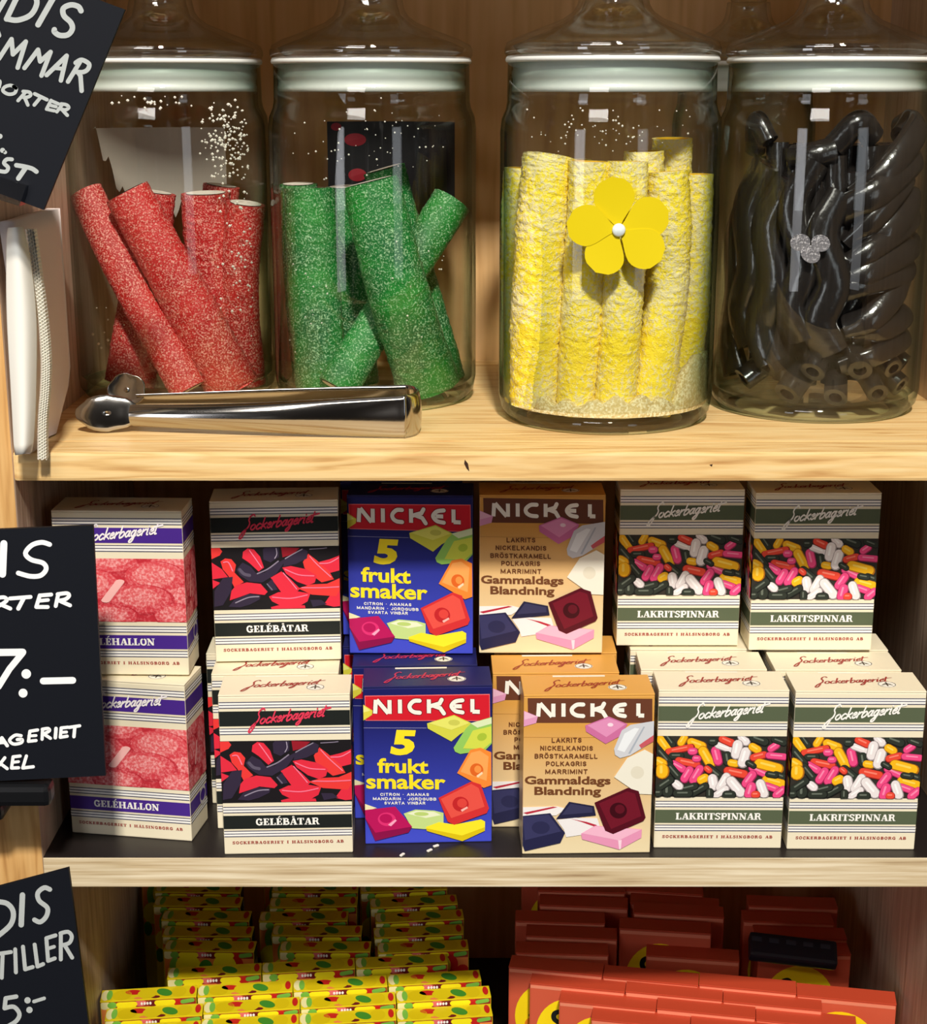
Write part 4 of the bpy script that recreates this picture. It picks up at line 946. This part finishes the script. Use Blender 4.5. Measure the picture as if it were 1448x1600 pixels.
def photo_box(kind):
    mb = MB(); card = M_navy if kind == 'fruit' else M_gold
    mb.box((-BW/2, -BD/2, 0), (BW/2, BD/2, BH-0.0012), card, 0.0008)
    if kind == 'fruit': H_ = homography([(220, 330), (1104, 297), (1093, 1390), (222, 1424)])
    else: H_ = homography([(272, 392), (1169, 365), (1143, 1478), (257, 1497)])
    def g(lay):
        f = front(lay)
        def q(x, y):
            u, v = H_(x, y); return f(min(.998, max(.002, u)), min(.998, max(.002, v)))
        return q
    def pl(lay, c, pts): mb.poly([g(lay)(*p_) for p_ in pts], flat(*c, 0.4))
    def el(lay, c, *e): pl(lay, c, ellipse(*e))
    yel_ = flat(252, 228, 40, 0.4); wh = flat(246, 244, 232, 0.4)
    if kind == 'fruit':
        pl(1, (240, 120, 120), [(232, 390), (1085, 360), (1087, 547), (235, 562)]); pl(2, (212, 30, 46), [(236, 395), (1081, 365), (1083, 542), (239, 557)])
        nickel(mb, [(288, 415), (458, 500), (522, 620), (655, 785), (805, 912), (952, 1030)], 415, 510, -.028, lambda k: g(3+k), wh, 28, flat(120, 10, 24))
        pl(4, (222, 214, 70), [(218, 450), (285, 490), (280, 520), (218, 560)]); pl(4.5, (238, 236, 130), [(218, 455), (270, 490), (218, 505)])
        pl(5, (214, 214, 74), [(655, 570), (840, 508), (955, 560), (945, 600), (880, 640), (820, 692), (660, 605)]); pl(6, (232, 232, 110), [(665, 568), (840, 515), (945, 562), (820, 612)]); el(6.5, (206, 206, 90), 840, 560, 40, 20)
        pl(6, (150, 204, 96), [(835, 735), (920, 600), (960, 560), (1097, 516), (1097, 700), (1050, 750), (880, 777), (845, 762)]); pl(7, (222, 236, 190), [(950, 562), (1097, 520), (1097, 562), (1000, 592)])
        pl(7, (212, 222, 80), [(900, 738), (968, 612), (1095, 580), (1095, 690), (1040, 738)]); el(7.5, (170, 196, 60), 1030, 655, 34, 26, -20)
        pl(8, (244, 140, 54), [(858, 910), (950, 745), (1020, 730), (1093, 760), (1093, 990), (1040, 1010)]); pl(8.4, (250, 168, 90), [(880, 900), (955, 765), (1015, 750), (1075, 790), (1060, 960)]); el(8.8, (226, 104, 36), 992, 885, 46, 46); el(9.2, (248, 150, 70), 1000, 880, 24, 26); pl(9.4, (252, 220, 180), [(990, 925), (1030, 895), (1034, 910), (1000, 938)])
        pl(10, (214, 50, 52), [(728, 1085), (955, 965), (1020, 985), (1075, 1150), (1060, 1185), (835, 1272), (790, 1250)]); pl(10.4, (234, 84, 72), [(745, 1092), (955, 982), (1005, 1010), (1045, 1140), (815, 1225)]); el(10.8, (196, 38, 42), 880, 1125, 56, 52); el(11.2, (226, 70, 62), 890, 1118, 34, 32); pl(11.5, (250, 190, 180), [(880, 1165), (925, 1140), (930, 1152), (890, 1178)])
        pl(8, (240, 232, 186), [(218, 1138), (305, 1165), (220, 1188)]); pl(9, (188, 22, 92), [(220, 1180), (430, 1152), (545, 1290), (520, 1332), (290, 1395), (225, 1240)]); pl(9.4, (138, 12, 72), [(225, 1240), (292, 1338), (545, 1290), (520, 1332), (290, 1395)]); el(9.8, (226, 50, 118), 372, 1242, 62, 48); el(10.1, (186, 18, 88), 366, 1236, 44, 32); pl(10.3, (248, 170, 200), [(380, 1280), (430, 1240), (440, 1250), (400, 1290)])
        pl(8.5, (198, 222, 140), [(488, 1200), (570, 1170), (700, 1175), (762, 1190), (762, 1290), (640, 1307), (545, 1302)]); pl(8.8, (236, 242, 206), [(510, 1200), (575, 1178), (700, 1184), (745, 1206), (640, 1228)]); el(9.1, (190, 214, 120), 610, 1200, 50, 14)
        pl(9.5, (250, 234, 44), [(640, 1290), (730, 1255), (840, 1270), (1020, 1230), (1048, 1245), (1046, 1310), (890, 1386), (645, 1316)]); pl(9.8, (222, 196, 16), [(643, 1300), (888, 1346), (1046, 1284), (1046, 1310), (890, 1386), (645, 1318)])
        text(mb, '5', 398, 620, 558, 796, g(3), yel_, .05, shear=.18)
        text(mb, 'frukt', 312, 818, 662, 922, g(3), yel_, .028); text(mb, 'smaker', 234, 930, 778, 1034, g(3), yel_, .028, rise=-4)
        for s_, x0, x1, y in (('CITRON \u00b7 ANANAS', 328, 664, 1057), ('MANDARIN \u00b7 JORDGUBB', 278, 714, 1088), ('SVARTA VINB\u00c4R', 356, 638, 1117)): caps(mb, s_.replace('\u00b7', '-'), x0, x1, y+25, 21, g(3), wh, .21, rise=-5)
        stroke(mb, [(222, 612), (650, 604)], 3, g(1), flat(150, 150, 190))
    else:
        br = flat(112, 66, 36, 0.5); pl(1, (104, 60, 42), [(298, 412), (1150, 399), (1152, 566), (300, 582)])
        nickel(mb, [(355, 486), (527, 566), (582, 690), (725, 845), (872, 975), (1040, 1108)], 445, 536, -.018, lambda k: g(2+k), wh, 28)
        pl(4, (226, 156, 194), [(272, 498), (366, 535), (355, 580), (270, 606)]); pl(4.4, (240, 190, 214), [(275, 502), (360, 536), (275, 560)])
        pl(5, (206, 112, 162), [(690, 590), (850, 525), (980, 575), (930, 660), (830, 715), (695, 632)]); pl(5.4, (226, 146, 190), [(705, 590), (850, 535), (965, 577), (835, 668)]); el(5.8, (248, 220, 234), 862, 582, 20, 13)
        pl(6, (208, 210, 216), [(888, 748), (940, 620), (1000, 580), (1166, 550), (1166, 690), (1000, 792), (930, 812), (895, 790)]); pl(6.3, (236, 240, 244), [(910, 755), (960, 640), (1030, 600), (1060, 605), (960, 770)]); pl(6.4, (200, 90, 100), [(1060, 720), (1100, 690), (1166, 648), (1166, 692), (1075, 742)]); pl(6.4, (170, 178, 190), [(985, 780), (1090, 590), (1100, 592), (1000, 780)])
        pl(7, (238, 234, 218), [(890, 945), (980, 810), (1100, 750), (1166, 780), (1166, 1062), (1060, 1060)]); el(7.3, (226, 220, 200), 1050, 910, 46, 44)
        pl(8, (84, 14, 30), [(755, 1125), (985, 1018), (1060, 1040), (1110, 1225), (1095, 1250), (885, 1345), (830, 1322)]); pl(8.4, (112, 22, 40), [(785, 1130), (980, 1042), (1035, 1058), (1080, 1215), (870, 1310)]); el(8.8, (60, 8, 20), 920, 1178, 60, 56); el(9.1, (96, 18, 34), 930, 1168, 34, 32)
        pl(5, (242, 238, 236), [(258, 1165), (500, 1156), (565, 1172), (490, 1220), (258, 1230)]); pl(5.4, (186, 44, 64), [(262, 1204), (470, 1158), (500, 1162), (290, 1214)])
        pl(5, (240, 236, 236), [(495, 1250), (620, 1235), (775, 1235), (795, 1300), (680, 1352), (560, 1372), (545, 1320)]); pl(5.4, (186, 44, 64), [(590, 1242), (700, 1262), (772, 1284), (762, 1298), (660, 1262)])
        pl(6, (36, 36, 66), [(490, 1245), (580, 1122), (752, 1150), (765, 1216), (600, 1236)]); pl(6.4, (56, 56, 90), [(530, 1215), (590, 1135), (740, 1160), (742, 1195)])
        pl(7, (38, 38, 72), [(254, 1225), (450, 1203), (552, 1340), (520, 1412), (275, 1472), (257, 1430)]); pl(7.4, (56, 56, 96), [(262, 1232), (440, 1214), (525, 1330), (275, 1395)]); el(7.8, (44, 44, 80), 385, 1305, 62, 44)
        pl(6, (232, 152, 188), [(663, 1345), (760, 1288), (1085, 1310), (1082, 1370), (930, 1456), (670, 1385)]); pl(6.4, (244, 186, 210), [(668, 1342), (762, 1292), (1080, 1312), (925, 1390)]); pl(6.6, (248, 216, 230), [(920, 1390), (945, 1386), (940, 1450), (928, 1455)])
        for s_, c_, w_, y in (('LAKRITS', 563, 206, 678), ('NICKELKANDIS', 563, 362, 733), ('BR\u00d6STKARAMELL', 560, 432, 782), ('POLKAGRIS', 560, 278, 841), ('MARRIMINT', 562, 292, 896)):
            caps(mb, s_, c_-w_/2, c_+w_/2, y+37+(7 if '\u00d6' in s_ else 0), 34, g(3), br, .21, rise=-5)
        text(mb, 'Gammaldags', 276, 948, 866, 1022, g(3), br, .03, rise=-6); text(mb, 'Blandning', 342, 1022, 800, 1096, g(3), br, .03, rise=-5)
        stroke(mb, [(272, 680), (1168, 668)], 3, g(1), flat(190, 140, 70))
    return mb
KINDS_ = {'rasp': (striped_box, M_cream, M_rtxt), 'boats': (striped_box, M_cream, M_rtxt), 'caps': (striped_box, M_cream, M_rtxt), 'fruit': (photo_box, M_navt, flat(200, 50, 84)), 'old': (photo_box, M_goldt, flat(158, 60, 30))}
PROTO = {}
def candy_box(kind, px, D, bottom, label, yaw=0.0, group=None):
    """carton whose front face centre stands at pixel column px, D metres from the eye"""
    z = {0: Z2+0.0002, 1: Z2+BH+0.0016}[bottom]
    pz = at(px, 1300 if bottom == 0 else 1000, D)
    Hh = ZC-z-BH/2; zc = D*math.cos(TH)+Hh*math.sin(TH)
    X = (px-724)*zc/FPX
    loc = (X, D+BD/2, z); grp = group
    if kind not in PROTO:
        fnc, card, ink = KINDS_[kind]
        t = thing('candy_box', label, 'candy box', loc, yaw, grp)
        fnc(kind).build('carton', t)
        top_panel(card, ink, flat(246, 242, 230)).build('top_flap', t)
        PROTO[kind] = t
    else:
        dup(PROTO[kind], loc, (0, 0, yaw), label, grp)
R = math.radians
gN = {'rasp': 'purple-banded candy boxes', 'boats': 'black-banded candy boxes', 'fruit': 'blue fruit drop boxes', 'old': 'golden drop boxes', 'caps': 'green-banded candy boxes'}
LB = [('rasp', 205, 1.031, 0, 'cream box with purple bands and raspberry sweets, on the dark shelf behind the chalk sign', 9),
      ('rasp', 190, 1.040, 1, 'cream box with purple bands and raspberry sweets, stacked on its twin at the left', 1.5),
      ('boats', 446, 1.006, 0, 'cream box with black bands and red boat sweets, frontmost on the dark shelf', -2.0),
      ('boats', 432, 1.046, 0, 'cream box with black bands, second in line on the dark shelf behind the frontmost one', -2.0),
      ('boats', 421, 1.087, 0, 'cream box with black bands, third in line on the dark shelf', -1),
      ('boats', 429, 1.068, 1, 'cream box with black bands and boat sweets, in the upper layer under the pine shelf', -3.5),
      ('fruit', 667, 1.022, 0, 'blue fruit drop box with red banner, frontmost on the dark shelf', -2.5),
      ('fruit', 648, 1.062, 0, 'blue fruit drop box second in line on the dark shelf', -1.5),
      ('fruit', 631, 1.102, 0, 'blue fruit drop box third in line on the dark shelf', 0),
      ('fruit', 642, 1.083, 1, 'blue fruit drop box in the upper layer, its top in shade', 1.0),
      ('fruit', 628, 1.124, 1, 'blue fruit drop box behind the upper one, only a dark sliver showing', 0),
      ('old', 917, 1.006, 0, 'golden box with brown banner and drops, frontmost on the dark shelf', -1.5),
      ('old', 866, 1.0475, 0, 'golden box with brown banner, second in line and shifted left', -1),
      ('old', 866, 1.089, 0, 'golden box third in line, under the upper golden box', 0),
      ('old', 846, 1.084, 1, 'golden box with brown banner in the upper layer', 0),
      ('caps', 1126, 1.014, 0, 'cream box with green bands and capsule sweets, frontmost, beside the golden box', 0.5),
      ('caps', 1095, 1.054, 0, 'cream box with green bands, second in line, left one of the two', 0.5),
      ('caps', 1075, 1.096, 0, 'cream box with green bands third in line, under the upper left one', 0),
      ('caps', 1062, 1.100, 1, 'cream box with green bands in the upper layer, beside the golden box', 0),
      ('caps', 1337, 1.012, 0, 'cream box with green bands and capsule sweets, frontmost at the right end', 0.5),
      ('caps', 1302, 1.053, 0, 'cream box with green bands, second in line at the right end', 0.3),
      ('caps', 1285, 1.094, 0, 'cream box with green bands third in line, under the upper right one', 0),
      ('caps', 1272, 1.090, 1, 'cream box with green bands in the upper layer at the right end', 0)]
for k, px, D, lay, lab, yaw in LB: candy_box(k, px, D, lay, lab, -R(yaw) if False else R(-yaw), gN[k])
# a few spilt crumbs on the dark shelf
for i, (px, py, lab) in enumerate([(681, 1323, 'tiny white crumb right of the others on the dark shelf before the blue box'), (671, 1330, 'tiny white crumb in the middle of three before the blue box'), (628, 1341, 'slim white crumb nearest the plywood edge')]):
    p_ = at(px, py, 1.0); e = (p_.z-ZC); D = (Z2-ZC)/e
    q = at(px, py, D); mb = MB(); mb.box((-.0022, -.001, 0), (.0022, .001, .0012), flat(236, 232, 226), 0.0004)
    o = mb.build('crumb', loc=(q.x, max(q.y, 1.003), Z2+.0001)); o.rotation_euler = (0, 0, .6+i*.2); tag(o, lab, 'crumb', 'crumbs on the dark shelf')

# ------------------------------------------------------------------ small boxes on the lowest shelf
M_ybx = flat(224, 202, 22, 0.4, name='yellow_card'); M_yl = flat(250, 236, 30, 0.4); M_gr = flat(64, 140, 44, 0.4); M_gr2 = flat(120, 186, 70, 0.4); M_rd = flat(196, 34, 30, 0.4); M_or = flat(238, 140, 70, 0.4); M_cr = flat(240, 232, 170, 0.4); M_mar = flat(110, 26, 30, 0.4); M_pk = flat(226, 110, 110, 0.4)
SW, SD, SH = 0.0765, 0.0168, 0.108
def yellow_box():
    mb = MB(); mb.box((-SW/2, -SD/2, 0), (SW/2, SD/2, SH-.001), M_ybx, 0.0009, mats={'+x': flat(22, 24, 30, 0.4), '-x': flat(22, 24, 30, 0.4)})
    def f(l): return lambda u, v: (-SW/2+min(.992, max(.008, u))*SW, -SD/2-E0*l, SH-.001-max(0.0006, v)*SW)     # v in widths below the top edge
    def ell(l, m, *e): mb.poly([f(l)(*p_) for p_ in ellipse(*e)], m)
    rect(mb, 0, 0, 1, .62, f(1), M_or); rect(mb, 0, 0, 1, .075, f(1.2), flat(150, 44, 36, .4))
    def cap(l, m, *e): mb.poly([f(l)(*p_) for p_ in capsule(*e)], m)
    ell(1.6, M_cr, .05, .04, .06, .05); ell(1.8, M_gr2, .125, .04, .05, .04); cap(2, M_yl, .275, .038, .22, .062, 0); ell(1.6, M_pk, .42, .03, .06, .04); ell(1.8, M_mar, .54, .04, .05, .04); cap(2, M_yl, .67, .038, .22, .062, 0); ell(1.6, M_rd, .80, .04, .04, .05); cap(2, M_gr2, .905, .035, .15, .05, -8)
    ell(1.4, M_yl, .27, .17, .14, .14); ell(2.6, M_gr, .46, .19, .075, .10, 8); ell(1.4, M_yl, .67, .17, .13, .15); ell(1.35, M_gr2, .12, .19, .06, .12); ell(1.3, M_rd, .80, .16, .08, .12)
    ell(3, M_rd, .93, .26, .08, .1); ell(2, M_yl, .12, .38, .12, .12); ell(3, M_gr, .33, .42, .11, .07, -10); ell(2.5, M_rd, .5, .38, .08, .06); ell(3, M_yl, .62, .48, .13, .11); ell(3, M_gr2, .84, .46, .1, .06, 10); ell(2, M_mar, .25, .55, .08, .05); ell(3, M_gr, .05, .55, .05, .08)
    for k in range(4): ell(4, M_white, .43+k*.03, .036, .012, .018)
    def s(l): return lambda u, v: (SW/2+E0*l, -SD/2+u*SD, SH*(1-v))
    text(mb, 'KA', .12, .10, .88, .24, s(2), M_white, .03); text(mb, 'AR', .12, .29, .88, .43, s(2), M_white, .03)
    t = MB(); t.box((-SW/2, -SD/2, SH-.001), (SW/2, SD/2, SH), M_ybx, 0.0004)
    def g(l): return lambda u, v: (-SW/2+min(.995, max(.005, u))*SW, SD/2-min(.99, max(.01, v))*SD, SH+E0*l)
    def e2(l, m, *e): t.poly([g(l)(*p_) for p_ in ellipse(*e)], m)
    e2(1, M_cr, .05, .5, .045, .45); e2(2, M_gr2, .09, .5, .03, .42); e2(1, flat(214, 190, 16, .4), .22, .55, .1, .45); e2(1, M_rd, .34, .35, .09, .22, -6); e2(2, flat(220, 198, 20, .4), .48, .55, .1, .42); e2(2, M_gr, .66, .5, .075, .34, -6); e2(1, flat(216, 192, 18, .4), .81, .5, .08, .45); e2(2, M_rd, .95, .45, .03, .36); e2(1, M_mar, .57, .85, .05, .12); e2(1, M_or, .40, .88, .05, .1)
    return mb, t
M_rbx = flat(208, 92, 64, 0.38, 0.4, name='orange_red_card'); M_rtop = flat(190, 70, 44, 0.4, name='red_top_card'); M_sun = flat(252, 222, 24, 0.4); M_blkink = flat(20, 26, 24, 0.4)
RW, RD_, RH = 0.0775, 0.0190, 0.109
def red_box():
    mb = MB(); mb.box((-RW/2, -RD_/2, 0), (RW/2, RD_/2, RH-.001), M_rbx, 0.0016)
    def f(l): return lambda u, v: (-RW/2+u*RW, -RD_/2-E0*l, RH-.001-v*RW)
    rect(mb, .012, .008, .988, .045, f(1), flat(232, 138, 108, .35, name='painted_edge_highlight'))  # pale strip painted as the highlight along the folded top edge
    mb.poly([f(1)(*p_) for p_ in ellipse(.46, .56, .385, .43, 0, 36)], M_sun)
    stroke(mb, [(.37, .335), (.33, .30), (.27, .33), (.27, .40), (.35, .46), (.37, .53), (.31, .56), (.25, .54)], .055, f(2), M_blkink, smooth=True)
    stroke(mb, [(.50, .42), (.44, .70)], .06, f(2), M_blkink); stroke(mb, [(.50, .44), (.58, .46), (.55, .56), (.48, .56)], .05, f(2), M_blkink, smooth=True)
    mb.poly([f(2)(*p_) for p_ in ellipse(.25, .66, .07, .09)], flat(226, 130, 30, .4))
    t = MB(); t.box((-RW/2, -RD_/2, RH-.001), (RW/2, RD_/2, RH), M_rtop, 0.0004)
    return mb, t
SP = {}
def small_box(kind, X, D, ztop, yaw, label, group, lean=0.0):
    h = SH if kind == 'yellow' else RH
    loc = (X, D, Z3+0.0002); 
    if kind not in SP:
        t = thing('drop_box' if kind == 'yellow' else 'pastille_box', label, 'candy box', loc, yaw, group)
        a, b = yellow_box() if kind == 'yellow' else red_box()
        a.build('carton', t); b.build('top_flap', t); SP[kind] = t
        t.scale = (1, 1, (ztop-Z3)/h); return t
    t = dup(SP[kind], loc, (0, 0, yaw), label, group); t.scale = (1, 1, (ztop-Z3)/h); return t
HT = 0.70
def D_at(py, H=HT): return H/math.tan(TH+math.atan((py-800)/FPX))
def X_at(px, D, H=HT): return (px-724)*(D*math.cos(TH)+H*math.sin(TH))/FPX
rng = random.Random(11)
RN = ['rearmost', 'second', 'third', 'fourth', 'fifth', 'sixth', 'seventh']
for ci, (nm, xs, yaw0) in enumerate([('left', [217, 238, 236, 248, 250, 252], -1), ('middle', [407, 420, 416, 400, 420, 432], 1), ('right', [566, 563, 578, 586, 584, 590], 5)]):
    for k in range(6):
        D = 1.288-k*0.0190; H = HT-0.018+k*0.0036+rng.uniform(-.0007, .0007)
        yaw = R(yaw0+rng.uniform(-1.2, 1.2)); X = X_at(xs[k]+(6 if ci < 2 else 0), D, H)+SW/2
        small_box('yellow', X, D, ZC-H, yaw, 'yellow fruit-print candy box in the shaded %s column, %s from the back' % (nm, RN[k]) if k else 'yellow fruit-print candy box at the very back of the shaded %s column' % nm, 'yellow candy boxes on the lowest shelf')
ydir = R(6.0)
for ri, (x0, y0, n) in enumerate([(256, 1531, 3), (151, 1566, 4), (158, 1594, 4), (152, 1622, 4)]):
    H = HT+0.003+ri*0.0036; D0 = D_at(y0, H); X0 = X_at(x0, D0, H)+0.0005
    for k in range(n):
        s = (k+0.5)*(SW+0.0006); X = X0+s*math.cos(ydir)-SD/2*math.sin(ydir)*-1; D = D0+s*math.sin(ydir)+SD/2
        small_box('yellow', X, D, ZC-H+rng.uniform(-.0008, .0006), ydir, 'yellow fruit-print candy box in the %s bright row, %s from the left' % (['rear', 'second', 'third', 'nearest'][ri], ['first', 'second', 'third', 'last'][k]), 'yellow candy boxes on the lowest shelf')
for ci, (nm, xs, yaw0, rows_) in enumerate([('left', [815, 840, 843, 805, 822, 806], -4, range(6)), ('middle', [962, 985, 990, 968, 1010], -7, range(1, 6)), ('right', [1168, 1160, 1178, 1182], -3, range(2, 6))]):
    for j, k in enumerate(rows_):
        D = 1.294-k*0.0212; H = HT-0.016+k*0.0030+rng.uniform(-.0008, .0008)-(0.006 if ci == 1 and j in (2, 3) else 0)+(0.004 if ci == 1 and j == 4 else 0); X = X_at(xs[j], D, H)+RW/2
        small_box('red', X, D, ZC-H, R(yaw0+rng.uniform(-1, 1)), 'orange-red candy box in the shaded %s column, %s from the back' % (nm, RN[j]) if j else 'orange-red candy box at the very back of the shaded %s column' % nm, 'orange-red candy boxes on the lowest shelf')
rdir = R(-10)
for ri, (x0, y0, n) in enumerate([(797, 1512, 4), (830, 1536, 4), (876, 1563, 4), (926, 1592, 3), (975, 1621, 3)]):
    H = HT+0.001+ri*0.0030; D0 = D_at(y0, H); X0 = X_at(x0, D0, H)
    for k in range(n):
        s = (k+0.5)*(RW+0.0004); X = X0+s*math.cos(rdir); D = D0+s*math.sin(rdir)+RD_/2
        if X+RW/2 > XR-0.003: continue
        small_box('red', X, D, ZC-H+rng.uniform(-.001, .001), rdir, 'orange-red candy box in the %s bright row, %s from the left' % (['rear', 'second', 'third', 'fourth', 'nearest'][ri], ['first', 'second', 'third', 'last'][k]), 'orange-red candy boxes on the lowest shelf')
q = at(1238, 1486, 1.166)
mb = MB(); mb.box((-.036, -.006, -.011), (.036, .006, .011), flat(24, 27, 36, 0.35, 0.4, name='black_packet'), .003)
for k in range(5): mb.box((-.034+k*.014, -.0064, .002), (-.026+k*.014, -.0060, .006), flat(48, 52, 62))
o = mb.build('candy_packet', loc=(q.x, 1.166, q.z)); o.rotation_euler = (R(-60), R(4), R(-6)); tag(o, 'black candy packet lying on the orange-red boxes at the right', 'candy packet')
